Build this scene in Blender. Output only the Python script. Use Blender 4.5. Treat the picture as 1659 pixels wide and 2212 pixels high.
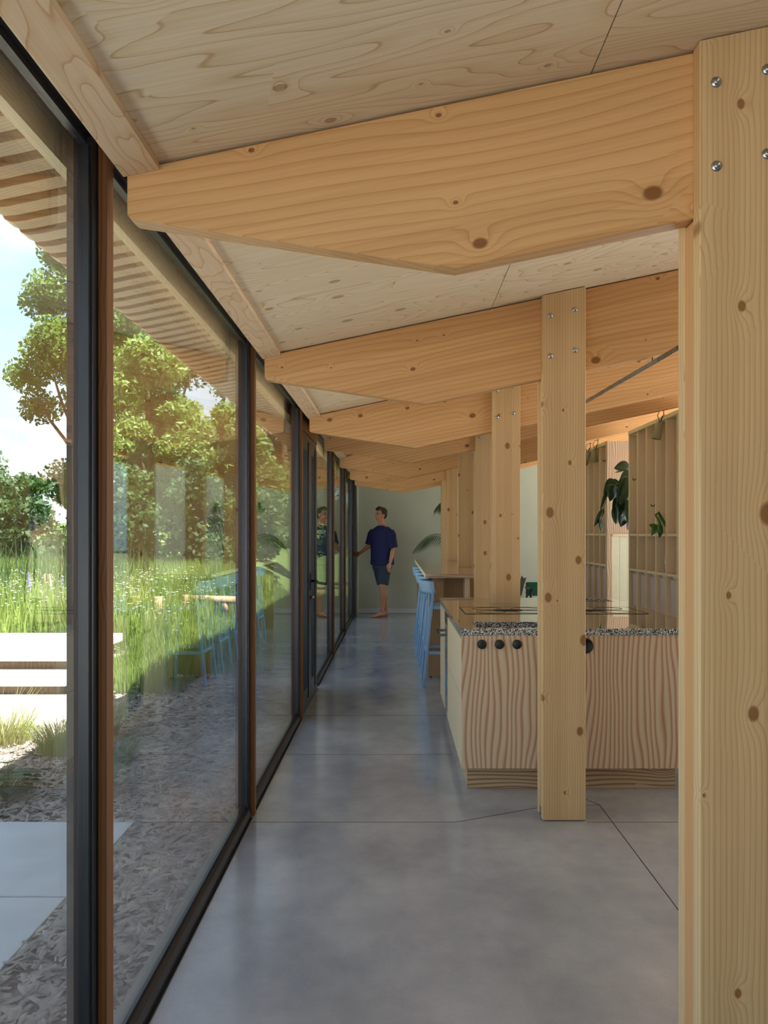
import bpy, bmesh, math, random
import numpy as np
from mathutils import Vector, Matrix, noise as mnoise
random.seed(7); RNG = np.random.default_rng(7)
for o in list(bpy.data.objects): bpy.data.objects.remove(o, do_unlink=True)
SC = bpy.context.scene; COL = SC.collection
PI = math.pi

# ---------------------------------------------------------------- camera
CH = 1.40                                    # eye height; the view runs along +Y
cam_d = bpy.data.cameras.new('camera'); cam = bpy.data.objects.new('camera', cam_d); COL.objects.link(cam)
cam.location = (0, 0, CH); cam.rotation_euler = (PI/2, 0, 0)
cam_d.sensor_fit = 'HORIZONTAL'; cam_d.sensor_width = 24.0; cam_d.lens = 24.0
cam_d.shift_x = -(855-829.5)/1659; cam_d.shift_y = (1152-1106)/1659
cam_d.clip_start = 0.05; cam_d.clip_end = 300
SC.camera = cam
# ---------------------------------------------------------------- view
SC.view_settings.view_transform = 'Standard'; SC.view_settings.look = 'None'
SC.view_settings.gamma = 1; SC.view_settings.use_curve_mapping = False
SC.view_settings.exposure = 2.68
# ---------------------------------------------------------------- sky
W = bpy.data.worlds.new('sky'); SC.world = W; W.use_nodes = True
def build_sky():
    nt = W.node_tree; nt.nodes.clear(); L = nt.links
    N = lambda t: nt.nodes.new(t)
    out = N('ShaderNodeOutputWorld'); bg = N('ShaderNodeBackground'); tc = N('ShaderNodeTexCoord')
    sep = N('ShaderNodeSeparateXYZ'); L.new(tc.outputs['Generated'], sep.inputs[0])
    rmp = N('ShaderNodeValToRGB'); L.new(sep.outputs['Z'], rmp.inputs[0])
    e = rmp.color_ramp.elements
    e[0].position = 0.0; e[0].color = (.66, .84, 1.0, 1)
    e[1].position = .8; e[1].color = (.28, .50, .90, 1)
    m = e.new(.25); m.color = (.52, .74, 1.0, 1)
    mp = N('ShaderNodeMapping'); mp.inputs['Scale'].default_value = (1, 1, 2.2); L.new(tc.outputs['Generated'], mp.inputs[0])
    no = N('ShaderNodeTexNoise'); no.inputs['Scale'].default_value = 2.6; no.inputs['Detail'].default_value = 6; no.inputs['Roughness'].default_value = .55
    L.new(mp.outputs[0], no.inputs['Vector'])
    cr = N('ShaderNodeValToRGB'); L.new(no.outputs['Fac'], cr.inputs[0])
    cr.color_ramp.elements[0].position = .46; cr.color_ramp.elements[0].color = (0, 0, 0, 1)
    cr.color_ramp.elements[1].position = .64; cr.color_ramp.elements[1].color = (1, 1, 1, 1)
    mx = N('ShaderNodeMixRGB'); mx.inputs[2].default_value = (.92, .96, 1.0, 1)
    L.new(cr.outputs[0], mx.inputs[0]); L.new(rmp.outputs[0], mx.inputs[1]); L.new(mx.outputs[0], bg.inputs[0])
    bg.inputs[1].default_value = .34
    L.new(bg.outputs[0], out.inputs[0])
build_sky()
# ---------------------------------------------------------------- sun (comes over the roof from the right, behind the camera)
sun_d = bpy.data.lights.new('sun', 'SUN'); sun = bpy.data.objects.new('sun', sun_d); COL.objects.link(sun)
sun_d.energy = 5.4; sun_d.angle = math.radians(.6); sun_d.color = (1, .965, .91)
sun.rotation_euler = Vector((.42, -.30, .85)).to_track_quat('Z', 'Y').to_euler()
SC.cycles.max_bounces = 10; SC.cycles.diffuse_bounces = 6; SC.cycles.glossy_bounces = 5
SC.cycles.transparent_max_bounces = 24; SC.cycles.transmission_bounces = 6
SC.cycles.sample_clamp_indirect = 6; SC.cycles.caustics_reflective = False; SC.cycles.caustics_refractive = False
SC.cycles.use_denoising = True

# ================================================================ helpers
def lin(c):
    return tuple(((v/12.92) if v <= .04045 else ((v+.055)/1.055)**2.4) for v in c)
def rgb(h): return lin(tuple(int(h[i:i+2], 16)/255 for i in (0, 2, 4)))+(1,)
class MT:
    def __init__(s, name):
        s.m = bpy.data.materials.new(name); s.m.use_nodes = True; s.nt = s.m.node_tree
        s.b = s.nt.nodes['Principled BSDF']; s.out = s.nt.nodes['Material Output']
    def n(s, t, **k):
        x = s.nt.nodes.new(t)
        for a, v in k.items():
            if a in x.inputs.keys(): x.inputs[a].default_value = v
            else: setattr(x, a, v)
        return x
    def l(s, a, b): s.nt.links.new(a, b)
    def math(s, op, a, b=None, c=None):
        x = s.nt.nodes.new('ShaderNodeMath'); x.operation = op
        for i, v in enumerate((a, b, c)):
            if v is None: continue
            if isinstance(v, (int, float)): x.inputs[i].default_value = v
            else: s.l(v, x.inputs[i])
        return x.outputs[0]
    def ramp(s, f, stops, interp='LINEAR'):
        r = s.nt.nodes.new('ShaderNodeValToRGB'); r.color_ramp.interpolation = interp
        s.l(f, r.inputs[0]); e = r.color_ramp.elements
        while len(e) > 1: e.remove(e[-1])
        e[0].position = stops[0][0]; e[0].color = stops[0][1]
        for p, c in stops[1:]:
            q = e.new(p); q.color = c
        return r.outputs[0]
    def mix(s, f, a, b, mode='MIX'):
        x = s.nt.nodes.new('ShaderNodeMixRGB'); x.blend_type = mode
        for i, v in enumerate((f, a, b)):
            if isinstance(v, (int, float)): x.inputs[i].default_value = v
            elif isinstance(v, tuple): x.inputs[i].default_value = v
            else: s.l(v, x.inputs[i])
        return x.outputs[0]
    def coords(s, rnd=True):
        tc = s.n('ShaderNodeTexCoord')
        if not rnd: return tc.outputs['Object']
        oi = s.n('ShaderNodeObjectInfo'); cb = s.n('ShaderNodeCombineXYZ')
        for i, k in enumerate((37.1, 53.7, 71.3)): s.l(s.math('MULTIPLY', oi.outputs['Random'], k), cb.inputs[i])
        a = s.n('ShaderNodeVectorMath', operation='ADD'); s.l(tc.outputs['Object'], a.inputs[0]); s.l(cb.outputs[0], a.inputs[1])
        return a.outputs[0]
    def mapping(s, v, sc=(1, 1, 1), rot=(0, 0, 0)):
        m = s.n('ShaderNodeMapping'); m.inputs['Scale'].default_value = sc; m.inputs['Rotation'].default_value = rot; s.l(v, m.inputs['Vector']); return m.outputs[0]
    def noise(s, v, scale, detail=2, rough=.5):
        x = s.n('ShaderNodeTexNoise'); s.l(v, x.inputs['Vector'])
        x.inputs['Scale'].default_value = scale; x.inputs['Detail'].default_value = detail; x.inputs['Roughness'].default_value = rough
        return x.outputs['Fac']
    def bump(s, h, strength=.2, dist=.002):
        b = s.n('ShaderNodeBump'); b.inputs['Strength'].default_value = strength; b.inputs['Distance'].default_value = dist
        s.l(h, b.inputs['Height']); s.l(b.outputs[0], s.b.inputs['Normal'])

def plain(name, col, rough=.5, metal=0, spec=.5, var=0, vscale=20, coat=0, bump=0):
    t = MT(name)
    c = rgb(col) if isinstance(col, str) else col
    t.b.inputs['Roughness'].default_value = rough; t.b.inputs['Metallic'].default_value = metal
    t.b.inputs['Specular IOR Level'].default_value = spec; t.b.inputs['Coat Weight'].default_value = coat
    n = t.noise(t.coords(), vscale, 4)
    d = tuple(v*(1-var) for v in c[:3])+(1,); u = tuple(min(1, v*(1+var)) for v in c[:3])+(1,)
    t.l(t.ramp(n, [(.3, d), (.7, u)]), t.b.inputs['Base Color'])
    if bump: t.bump(n, bump)
    return t.m

def wood(name, axis, light, mid, dark, per=.02, wave=1.2, scale=2.0, stretch=10, pw=.8, rough=.55, knots=0, kscale=4.0,
         ksize=.05, knot_col='7a4a22', lam=None, coat=0, tilt=0, kdark=.9, spec=.4, face=None, fib=.35, big=.4):
    """grain lines of period per (metres) bent by a stretched noise (wave, in line periods), flowing round knots.
    face = the two axes (along, across) in which knots are laid out"""
    t = MT(name); v0 = t.coords()
    if tilt: v0 = t.mapping(v0, rot=(0, tilt, 0))
    sc = [1, 1, 1]; sc[axis] = 1/stretch
    v = t.mapping(v0, tuple(sc))
    n1 = t.noise(v, scale, 2, .5)
    val = t.math('MULTIPLY', n1, wave)
    sep = t.n('ShaderNodeSeparateXYZ'); t.l(v0, sep.inputs[0])
    o = [i for i in range(3) if i != axis]
    if per: val = t.math('ADD', val, t.math('MULTIPLY', t.math('ADD', sep.outputs[o[0]], t.math('MULTIPLY', sep.outputs[o[1]], .8)), 1/per))
    kn = None
    if knots:
        fa = face or (axis, o[0])
        cb = t.n('ShaderNodeCombineXYZ'); t.l(t.math('MULTIPLY', sep.outputs[fa[0]], .7), cb.inputs[0]); t.l(sep.outputs[fa[1]], cb.inputs[1])
        kv = t.n('ShaderNodeTexVoronoi'); kv.voronoi_dimensions = '2D'; kv.inputs['Scale'].default_value = kscale; t.l(cb.outputs[0], kv.inputs['Vector'])
        sp = t.n('ShaderNodeSeparateXYZ'); t.l(kv.outputs['Color'], sp.inputs[0])
        on = t.math('LESS_THAN', sp.outputs[0], knots)
        d = kv.outputs['Distance']
        siz = t.math('MULTIPLY', t.math('ADD', t.math('POWER', sp.outputs[1], 2.0), .22), ksize)
        fld = t.math('DIVIDE', 1.0, t.math('ADD', 1.0, t.math('POWER', t.math('DIVIDE', d, t.math('MULTIPLY', siz, 2.0)), 3.0)))
        val = t.math('ADD', val, t.math('MULTIPLY', t.math('MULTIPLY', fld, on), 2.0))
        kn = t.math('MULTIPLY', t.math('SUBTRACT', 1.0, t.math('MINIMUM', t.math('DIVIDE', d, siz), 1.0)), on)
        kn = t.math('MINIMUM', t.math('MULTIPLY', kn, 2.6), kdark)
    fr = t.math('FRACT', val)
    L_, M_, D_ = rgb(light), rgb(mid), rgb(dark)
    col = t.ramp(fr, [(0, L_), (pw*.55, L_), (pw, M_), (min(.96, pw+.12), D_), (1, L_)])
    fs = [1, 1, 1]; fs[axis] = .02
    f2 = t.noise(t.mapping(v0, tuple(fs)), 160, 2, .6)
    col = t.mix(fib, col, t.ramp(f2, [(.3, (.72, .68, .62, 1)), (.7, (1.0, 1.0, 1.0, 1))]), 'MULTIPLY')
    bg = t.noise(v, max(1.0, scale*.5), 3)
    col = t.mix(big, col, t.ramp(bg, [(.3, (.84, .77, .68, 1)), (.7, (1, 1, 1, 1))]), 'MULTIPLY')
    if lam:
        ax, wid = lam; sep2 = t.n('ShaderNodeSeparateXYZ'); t.l(t.mapping(t.coords(False), rot=(0, tilt, 0)), sep2.inputs[0])
        oi = t.n('ShaderNodeObjectInfo')
        cell = t.math('ADD', t.math('FLOOR', t.math('DIVIDE', sep2.outputs[ax], wid)), t.math('MULTIPLY', oi.outputs['Random'], 999.0))
        wn = t.n('ShaderNodeTexWhiteNoise', noise_dimensions='1D'); t.l(cell, wn.inputs['W'])
        col = t.mix(.5, col, t.ramp(wn.outputs['Value'], [(0, (.80, .72, .62, 1)), (1, (1.0, 1.0, 1.0, 1))]), 'MULTIPLY')
    if kn is not None: col = t.mix(kn, col, rgb(knot_col))
    t.l(col, t.b.inputs['Base Color'])
    t.b.inputs['Roughness'].default_value = rough; t.b.inputs['Specular IOR Level'].default_value = spec
    t.b.inputs['Coat Weight'].default_value = coat; t.b.inputs['Coat Roughness'].default_value = .12
    t.bump(f2, .12, .001)
    return t.m

# ---------------------------------------------------------------- materials
M = {}
TL = math.atan(.209)
M['beam'] = wood('glulam_beam', 0, 'dcb07c', 'd5a670', 'c9985f', per=.022, wave=8, scale=2.0, stretch=4.5, pw=.84, knots=.7, kscale=4.8, ksize=.085,
                 knot_col='7c4a20', lam=(2, .044), tilt=TL, rough=.5, face=(0, 2))
M['post'] = wood('glulam_post', 2, 'd8bb8e', 'd0b084', 'c29c6c', per=.013, wave=3, scale=2.6, stretch=6, pw=.8, knots=.55, kscale=6.2, ksize=.12,
                 knot_col='835528', lam=(0, .030), rough=.5, face=(2, 0))
M['post_pink'] = wood('glulam_spacer', 2, 'cf9f6c', 'c69460', 'b98652', per=.010, wave=2, stretch=12, knots=.2, kscale=6, ksize=.1, rough=.5)
M['ply'] = wood('plywood', 0, 'e8d6b8', 'e0cba6', 'c6a67c', per=0, wave=36, scale=3.0, stretch=6, pw=.90, knots=.6, kscale=5.6, ksize=.10,
                knot_col='94703f', rough=.6, kdark=.65, tilt=TL, face=(0, 1), big=.3)
M['plank'] = wood('fir_plank', 1, 'e0c6a4', 'd9bb96', 'c69c74', per=0, wave=13, scale=7, stretch=4, pw=.86, knots=.2, kscale=5, ksize=.05, rough=.55, face=(1, 0))
M['mullion'] = wood('mullion_timber', 2, '85592f', '784e27', '633d1b', per=.012, wave=2, stretch=12, knots=.3, kscale=6, ksize=.1, rough=.55, knot_col='2c180c', face=(2, 1))
M['larch'] = wood('larch_veneer', 2, 'd2bfa4', 'c09c7c', 'ac7c5a', per=.027, wave=8, scale=3.4, stretch=4.2, pw=.60, rough=.5, knots=.25, kscale=2.4, ksize=.10, knot_col='a07450', face=(2, 0), kdark=.5, fib=.25)
M['larch_side'] = wood('larch_veneer_pale', 2, 'd6c6a8', 'c9b492', 'b29470', per=.022, wave=4, scale=3, stretch=8, pw=.62, rough=.45)
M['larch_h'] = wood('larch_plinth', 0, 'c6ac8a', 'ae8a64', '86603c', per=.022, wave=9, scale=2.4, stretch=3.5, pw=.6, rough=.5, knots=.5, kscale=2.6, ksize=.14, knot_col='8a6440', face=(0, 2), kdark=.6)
M['bar'] = wood('bar_top', 0, 'c7b199', 'b79c82', '97765a', per=.02, wave=9, scale=3, stretch=3, pw=.6, rough=.14, coat=.5, knots=.3, kscale=3, ksize=.1, face=(0, 1))
M['bar_leg'] = wood('bar_panel', 2, 'bc9c74', 'ac8860', '8a6038', per=.018, wave=5, scale=3, stretch=6, pw=.6, rough=.5)
M['shelf'] = wood('shelf_board', 2, 'e8d6ba', 'dcc6a8', 'c4a686', per=.014, wave=4, scale=3, stretch=6, pw=.6, rough=.55)
M['edge'] = wood('pale_edge', 2, 'e4d8b2', 'dccea4', 'd2c092', per=.01, wave=1, rough=.5, fib=.1)
M['edge_y'] = wood('pale_edge_long', 1, 'e4d8b2', 'dccea4', 'd2c092', per=.01, wave=1, rough=.5, fib=.1)
M['door_pale'] = wood('washed_door', 2, 'd6c8c0', 'cfbfb4', 'c2aea2', per=.012, wave=2, rough=.45)
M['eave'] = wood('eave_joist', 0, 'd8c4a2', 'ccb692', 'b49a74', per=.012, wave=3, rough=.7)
M['joist_side_shaded'] = wood('joist_side_shaded', 0, 'a07448', '946a40', '7c5630', per=.012, wave=3, rough=.8)  # darker joist wood for the side faces; their shade is put into the colour
M['rafter_deck'] = wood('eave_deck', 0, 'e4d6bc', 'dccdb0', 'ccb894', per=.03, wave=4, rough=.7)
M['stump'] = wood('log', 2, 'c8a880', 'b89468', '98744c', per=.012, wave=3, rough=.8)
M['brown'] = wood('header_board', 1, '8a6440', '7e5834', '6c4826', per=.014, wave=3, rough=.7)
M['black'] = plain('black_aluminium', '20242c', .32, .0, .6, .08)
M['gasket'] = plain('black_gasket', '07080a', .5, 0, .3)
M['dark_frame'] = plain('outer_frame', '2a2a2c', .5, 0, .4)
M['knob'] = plain('matt_black', '141416', .45, 0, .5)
M['steel'] = plain('zinc_steel', 'a8abad', .28, 1, .5, .1, 60)
M['brass'] = plain('brass', 'b59a62', .3, 1)
M['steel_dark'] = plain('dark_steel', '4a4a48', .3, 1)
M['wall'] = plain('sage_wall', 'b3b8a6', .85, 0, .2, .03, 3)
M['white'] = plain('white_skirting', 'c3c8cc', .5, 0, .4)
M['cream'] = plain('cream_board', 'dcdcc0', .55, 0, .3, .03)
M['blue'] = plain('blue_stool_lacquer', '7fa3c6', .38, 0, .5, .04, 8)
M['navy'] = plain('navy_jersey', '292b52', .85, 0, .2, .12, 60, bump=.1)
M['shorts'] = plain('slate_shorts', '39404f', .85, 0, .2, .15, 50, bump=.1)
M['skin'] = plain('skin', 'b98466', .5, 0, .4, .08, 12)
M['hair'] = plain('brown_grey_hair', '40362c', .75, 0, .3, .35, 90)
M['eye'] = plain('eye', '2a221c', .2)
M['lip'] = plain('lip', '9a5c4c', .5)
M['leaf_dark'] = plain('philodendron_leaf', '1d3a1c', .32, 0, .5, .35, 8)
M['leaf_mid'] = plain('trailing_leaf', '3c6a2a', .45, 0, .4, .3, 9)
M['palm'] = plain('palm_leaf', '2f4a24', .5, 0, .4, .35, 6)
M['stem'] = plain('plant_stem', '5a6a3a', .6)
M['pot'] = plain('clay_pot', '6b6a64', .7, 0, .3, .1)
M['soil'] = plain('soil', '2e2219', .95, 0, .1, .3, 40)
M['lavender'] = plain('lavender_glass', 'b6aee0', .15, 0, .6)
M['lamp'] = plain('olive_beige_lamp', '9a9272', .45, 0, .4, .05)
M['cable'] = plain('black_cable', '101010', .5)
M['chair_dark'] = plain('dark_chair_wood', '2a1c14', .45, 0, .4, .2)
M['green_fab'] = plain('green_fabric', '2c6450', .8, 0, .2, .1)
M['grey_fab'] = plain('grey_fabric', '8c8e8c', .7, 0, .3, .06)
M['slab'] = plain('pale_paving', 'c9c4b8', .8, 0, .3, .10, 9, bump=.2)
M['slab_cool'] = plain('concrete_pad', 'a9adae', .75, 0, .3, .07, 4, bump=.1)
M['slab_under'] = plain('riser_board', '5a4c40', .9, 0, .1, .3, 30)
M['gravel'] = plain('bounce_gravel', 'cfcbc4', .9, 0, .2, .2, 30)
M['lawn'] = plain('lawn_ground', '5c6c3a', .95, 0, .1, .3, 20)
M['bark'] = plain('bark', '5a4838', .95, 0, .1, .4, 20, bump=.6)
M['chips'] = plain('bark_chips', '8c8278', .95, 0, .1, .45, 14)
M['brick'] = plain('mulch_ground', '6a6056', .95, 0, .1, .5, 30, bump=.6)
M['grey_metal'] = plain('tray_zinc', '8e9496', .35, .9, .5, .2, 40)

def two_sided(name, c1, c2, trans=.45, rough=.6, scale=1.2):
    t = MT(name); v = t.coords(False)
    n = t.noise(v, scale, 3, .6)
    col = t.ramp(n, [(.3, rgb(c1)), (.7, rgb(c2))])
    t.l(col, t.b.inputs['Base Color']); t.b.inputs['Roughness'].default_value = rough
    tr = t.n('ShaderNodeBsdfTranslucent'); mx = t.n('ShaderNodeMixShader'); mx.inputs[0].default_value = trans
    t.l(t.mix(1.0, col, (1.0, 1.0, .55, 1), 'MULTIPLY'), tr.inputs[0]); t.l(t.b.outputs[0], mx.inputs[1]); t.l(tr.outputs[0], mx.inputs[2]); t.l(mx.outputs[0], t.out.inputs[0])
    return t.m
M['foliage_a'] = two_sided('broadleaf', '48602c', '76904a')
M['foliage_b'] = two_sided('feathery_leaf', '5c783a', '8ea45c')
M['foliage_c'] = two_sided('deep_green_leaf', '2c4626', '4c6a36')
M['foliage_d'] = two_sided('blue_green_leaf', '3e5a40', '64805a')
M['grass'] = two_sided('meadow_grass', '5c7430', '8ea052', .4)
M['grass_dry'] = two_sided('dry_grass', '76803e', 'a8a46c', .4)
M['petal_w'] = two_sided('white_petal', 'f0f0ea', 'ffffff', .3)
M['petal_p'] = two_sided('purple_petal', '8478c8', 'b8b0e0', .3)

def make_floor_mat():
    t = MT('polished_concrete'); v = t.coords(False)
    n1 = t.noise(t.mapping(v, (1.0, .8, 1)), 1.6, 8, .6); n2 = t.noise(v, 7, 6, .65); n3 = t.noise(v, 120, 3, .6)
    c = t.ramp(n1, [(.28, rgb('7e838c')), (.5, rgb('989ba1')), (.72, rgb('afb0b2'))])
    c = t.mix(.32, c, t.ramp(n2, [(.3, (.72, .74, .78, 1)), (.7, (1.1, 1.08, 1.04, 1))]), 'MULTIPLY')
    c = t.mix(.25, c, t.ramp(n3, [(.3, (.8, .8, .8, 1)), (.7, (1.1, 1.1, 1.1, 1))]), 'MULTIPLY')
    t.l(c, t.b.inputs['Base Color'])
    t.l(t.math('ADD', t.math('MULTIPLY', n2, .20), .08), t.b.inputs['Roughness'])
    t.b.inputs['Specular IOR Level'].default_value = .6
    t.b.inputs['Coat Weight'].default_value = .35; t.b.inputs['Coat Roughness'].default_value = .16
    t.bump(n2, .04, .004)
    return t.m
M['floor'] = make_floor_mat()
def make_terrazzo():
    t = MT('terrazzo'); v = t.coords(False)
    a = t.n('ShaderNodeTexVoronoi'); a.inputs['Scale'].default_value = 330; t.l(v, a.inputs['Vector'])
    sp = t.n('ShaderNodeSeparateXYZ'); t.l(a.outputs['Color'], sp.inputs[0])
    c = t.ramp(sp.outputs[0], [(0, rgb('16181a')), (.42, rgb('202426')), (.45, rgb('8a8c8c')), (.6, rgb('dcdcd8')), (1, rgb('f0f0ec'))], 'CONSTANT')
    t.l(c, t.b.inputs['Base Color']); t.b.inputs['Roughness'].default_value = .07
    t.b.inputs['Coat Weight'].default_value = .6; t.b.inputs['Coat Roughness'].default_value = .04
    return t.m
M['terrazzo'] = make_terrazzo()
def make_terrazzo_top():
    t = MT('terrazzo_polished_top'); v = t.coords(False)
    a = t.n('ShaderNodeTexVoronoi'); a.inputs['Scale'].default_value = 330; t.l(v, a.inputs['Vector'])
    sp = t.n('ShaderNodeSeparateXYZ'); t.l(a.outputs['Color'], sp.inputs[0])
    c = t.ramp(sp.outputs[0], [(0, rgb('16181a')), (.55, rgb('2c2e2e')), (.7, rgb('8a8878')), (1, rgb('b0aa98'))], 'CONSTANT')
    t.l(c, t.b.inputs['Base Color']); t.b.inputs['Roughness'].default_value = .05
    t.b.inputs['Specular IOR Level'].default_value = .9
    t.b.inputs['Coat Weight'].default_value = 1; t.b.inputs['Coat Roughness'].default_value = .02
    return t.m
M['terrazzo_top'] = make_terrazzo_top()
def make_glass(name, r0, tint=(1, 1, 1, 1), pw=5.0):
    t = MT(name); nt = t.nt; nt.nodes.remove(t.b)
    lw = t.n('ShaderNodeLayerWeight'); lw.inputs['Blend'].default_value = .5
    r = t.math('ADD', t.math('MULTIPLY', t.math('POWER', lw.outputs['Facing'], pw), 1-r0), r0)
    tr = t.n('ShaderNodeBsdfTransparent'); tr.inputs[0].default_value = tint
    gl = t.n('ShaderNodeBsdfGlossy'); gl.inputs['Roughness'].default_value = .0
    gl.inputs[0].default_value = (1, 1, 1, 1)
    mx = t.n('ShaderNodeMixShader'); t.l(r, mx.inputs[0]); t.l(tr.outputs[0], mx.inputs[1]); t.l(gl.outputs[0], mx.inputs[2]); t.l(mx.outputs[0], t.out.inputs[0])
    return t.m
M['glass'] = make_glass('window_glass', .11, (.965, .98, .96, 1), 3.6)
M['vase'] = make_glass('vase_glass', .12, (.82, .86, .88, 1), 2.5)
M['hob'] = plain('hob_glass', '1a1a18', .04, 0, .9, .0, coat=1)

# ---------------------------------------------------------------- object helpers
def wpos(o):
    p = Vector((0, 0, 0))
    while o is not None: p += o.location; o = o.parent
    return p
def link(name, me, mat, parent=None, loc=None):
    o = bpy.data.objects.new(name, me); COL.objects.link(o)
    if mat is not None and not me.materials:
        me.materials.append(M[mat] if isinstance(mat, str) else mat)
    if parent: o.parent = parent
    if loc is not None: o.location = loc
    return o
def from_bm(name, bm, mat, parent=None, smooth=False, local=False):
    """bm is in world coordinates unless local=True"""
    if parent is not None and not local: bmesh.ops.translate(bm, vec=-wpos(parent), verts=bm.verts)
    bmesh.ops.recalc_face_normals(bm, faces=bm.faces)
    me = bpy.data.meshes.new(name); bm.to_mesh(me); bm.free()
    if smooth:
        for p in me.polygons: p.use_smooth = True
    return link(name, me, mat, parent)
def tag(o, label=None, cat=None, group=None, kind=None):
    if label: o['label'] = label
    if cat: o['category'] = cat
    if group: o['group'] = group
    if kind: o['kind'] = kind
    return o
def empty(name, loc, label=None, cat=None, group=None, kind=None, parent=None):
    o = bpy.data.objects.new(name, None); COL.objects.link(o); o.location = loc; o.empty_display_size = .1
    if parent: o.parent = parent
    return tag(o, label, cat, group, kind)
def bm_box(bm, x0, x1, y0, y1, z0, z1, bev=0):
    r = bmesh.ops.create_cube(bm, size=1); vs = r['verts']
    bmesh.ops.scale(bm, vec=(x1-x0, y1-y0, z1-z0), verts=vs)
    bmesh.ops.translate(bm, vec=((x0+x1)/2, (y0+y1)/2, (z0+z1)/2), verts=vs)
    if bev:
        es = list({e for v in vs for e in v.link_edges})
        bmesh.ops.bevel(bm, geom=es, offset=bev, segments=2, affect='EDGES', profile=.6)
def box(name, x0, x1, y0, y1, z0, z1, mat, parent=None, bev=0):
    bm = bmesh.new(); bm_box(bm, min(x0, x1), max(x0, x1), min(y0, y1), max(y0, y1), min(z0, z1), max(z0, z1), bev)
    return from_bm(name, bm, mat, parent)
def bm_prism(bm, pts, y0, y1, bev=0):
    """polygon in XZ extruded along Y"""
    a = [bm.verts.new((x, y0, z)) for x, z in pts]; f = bm.faces.new(a)
    r = bmesh.ops.extrude_face_region(bm, geom=[f]); vs = [g for g in r['geom'] if isinstance(g, bmesh.types.BMVert)]
    bmesh.ops.translate(bm, vec=(0, y1-y0, 0), verts=vs)
    if bev:
        es = list({e for v in a+vs for e in v.link_edges})
        bmesh.ops.bevel(bm, geom=es, offset=bev, segments=1, affect='EDGES')
def prism(name, pts, y0, y1, mat, parent=None, bev=0):
    bm = bmesh.new(); bm_prism(bm, pts, y0, y1, bev); return from_bm(name, bm, mat, parent)
def bm_slab(bm, pts, z0, z1):
    a = [bm.verts.new((x, y, z0)) for x, y in pts]; f = bm.faces.new(a)
    r = bmesh.ops.extrude_face_region(bm, geom=[f]); vs = [g for g in r['geom'] if isinstance(g, bmesh.types.BMVert)]
    bmesh.ops.translate(bm, vec=(0, 0, z1-z0), verts=vs)
def bm_tube(bm, pts, rad, seg=8, cap=True, ell=None):
    """tube through pts; rad number or list; ell = (ratio) flattening"""
    P = [Vector(p) for p in pts]; n = len(P)
    R = rad if isinstance(rad, (list, tuple)) else [rad]*n
    rings = []; up = None
    for i in range(n):
        d = (P[min(i+1, n-1)]-P[max(i-1, 0)]).normalized()
        if up is None: up = Vector((0, 0, 1)) if abs(d.z) < .9 else Vector((0, 1, 0))
        s = d.cross(up)
        if s.length < 1e-4: s = d.orthogonal()
        s.normalize(); u = s.cross(d).normalized(); up = u
        r = R[i]; ra, rb = (r if isinstance(r, tuple) else (r, r))
        rings.append([bm.verts.new(P[i]+s*math.cos(2*PI*k/seg)*ra+u*math.sin(2*PI*k/seg)*rb) for k in range(seg)])
    for a, b in zip(rings, rings[1:]):
        for k in range(seg): bm.faces.new((a[k], a[(k+1) % seg], b[(k+1) % seg], b[k]))
    if cap: bm.faces.new(rings[0][::-1]); bm.faces.new(rings[-1])
def tube(name, pts, rad, mat, parent=None, seg=8, smooth=True):
    bm = bmesh.new(); bm_tube(bm, pts, rad, seg); return from_bm(name, bm, mat, parent, smooth)
def bm_lathe(bm, prof, c, seg=24, axis='Z'):
    rings = []
    for r, h in prof:
        ring = []
        for k in range(seg):
            a = 2*PI*k/seg; x, y = r*math.cos(a), r*math.sin(a)
            p = {'Z': (x, y, h), 'Y': (x, h, y), 'X': (h, x, y)}[axis]
            ring.append(bm.verts.new((c[0]+p[0], c[1]+p[1], c[2]+p[2])))
        rings.append(ring)
    for a, b in zip(rings, rings[1:]):
        for k in range(seg): bm.faces.new((a[k], a[(k+1) % seg], b[(k+1) % seg], b[k]))
    bm.faces.new(rings[0][::-1]); bm.faces.new(rings[-1])
def lathe(name, prof, c, mat, parent=None, seg=24, axis='Z', smooth=True):
    bm = bmesh.new(); bm_lathe(bm, prof, c, seg, axis); o = from_bm(name, bm, mat, parent, smooth)
    return o
def loft_box(bm, a, b, wa, wb):
    """bar from a to b with rectangular sections (x-half, y-half)"""
    va = [bm.verts.new((a[0]+sx*wa[0], a[1]+sy*wa[1], a[2])) for sx, sy in ((-1, -1), (1, -1), (1, 1), (-1, 1))]
    vb = [bm.verts.new((b[0]+sx*wb[0], b[1]+sy*wb[1], b[2])) for sx, sy in ((-1, -1), (1, -1), (1, 1), (-1, 1))]
    bm.faces.new(va[::-1]); bm.faces.new(vb)
    for k in range(4): bm.faces.new((va[k], va[(k+1) % 4], vb[(k+1) % 4], vb[k]))
def tris_mesh(name, V, F, mat, parent=None, smooth=False):
    me = bpy.data.meshes.new(name); V = np.asarray(V, dtype=np.float32); F = np.asarray(F, dtype=np.int32)
    k = F.shape[1]
    me.vertices.add(len(V)); me.vertices.foreach_set('co', V.ravel())
    me.loops.add(F.size); me.loops.foreach_set('vertex_index', F.ravel())
    me.polygons.add(len(F)); me.polygons.foreach_set('loop_start', np.arange(0, F.size, k, dtype=np.int32)); me.polygons.foreach_set('loop_total', np.full(len(F), k, dtype=np.int32))
    me.update(calc_edges=True); me.validate()
    if smooth: me.polygons.foreach_set('use_smooth', np.ones(len(F), dtype=bool))
    return link(name, me, mat, parent)
def copy_tree(o, parent=None):
    c = o.copy(); COL.objects.link(c); c.parent = parent
    for ch in list(o.children): copy_tree(ch, c)
    return c

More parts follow.
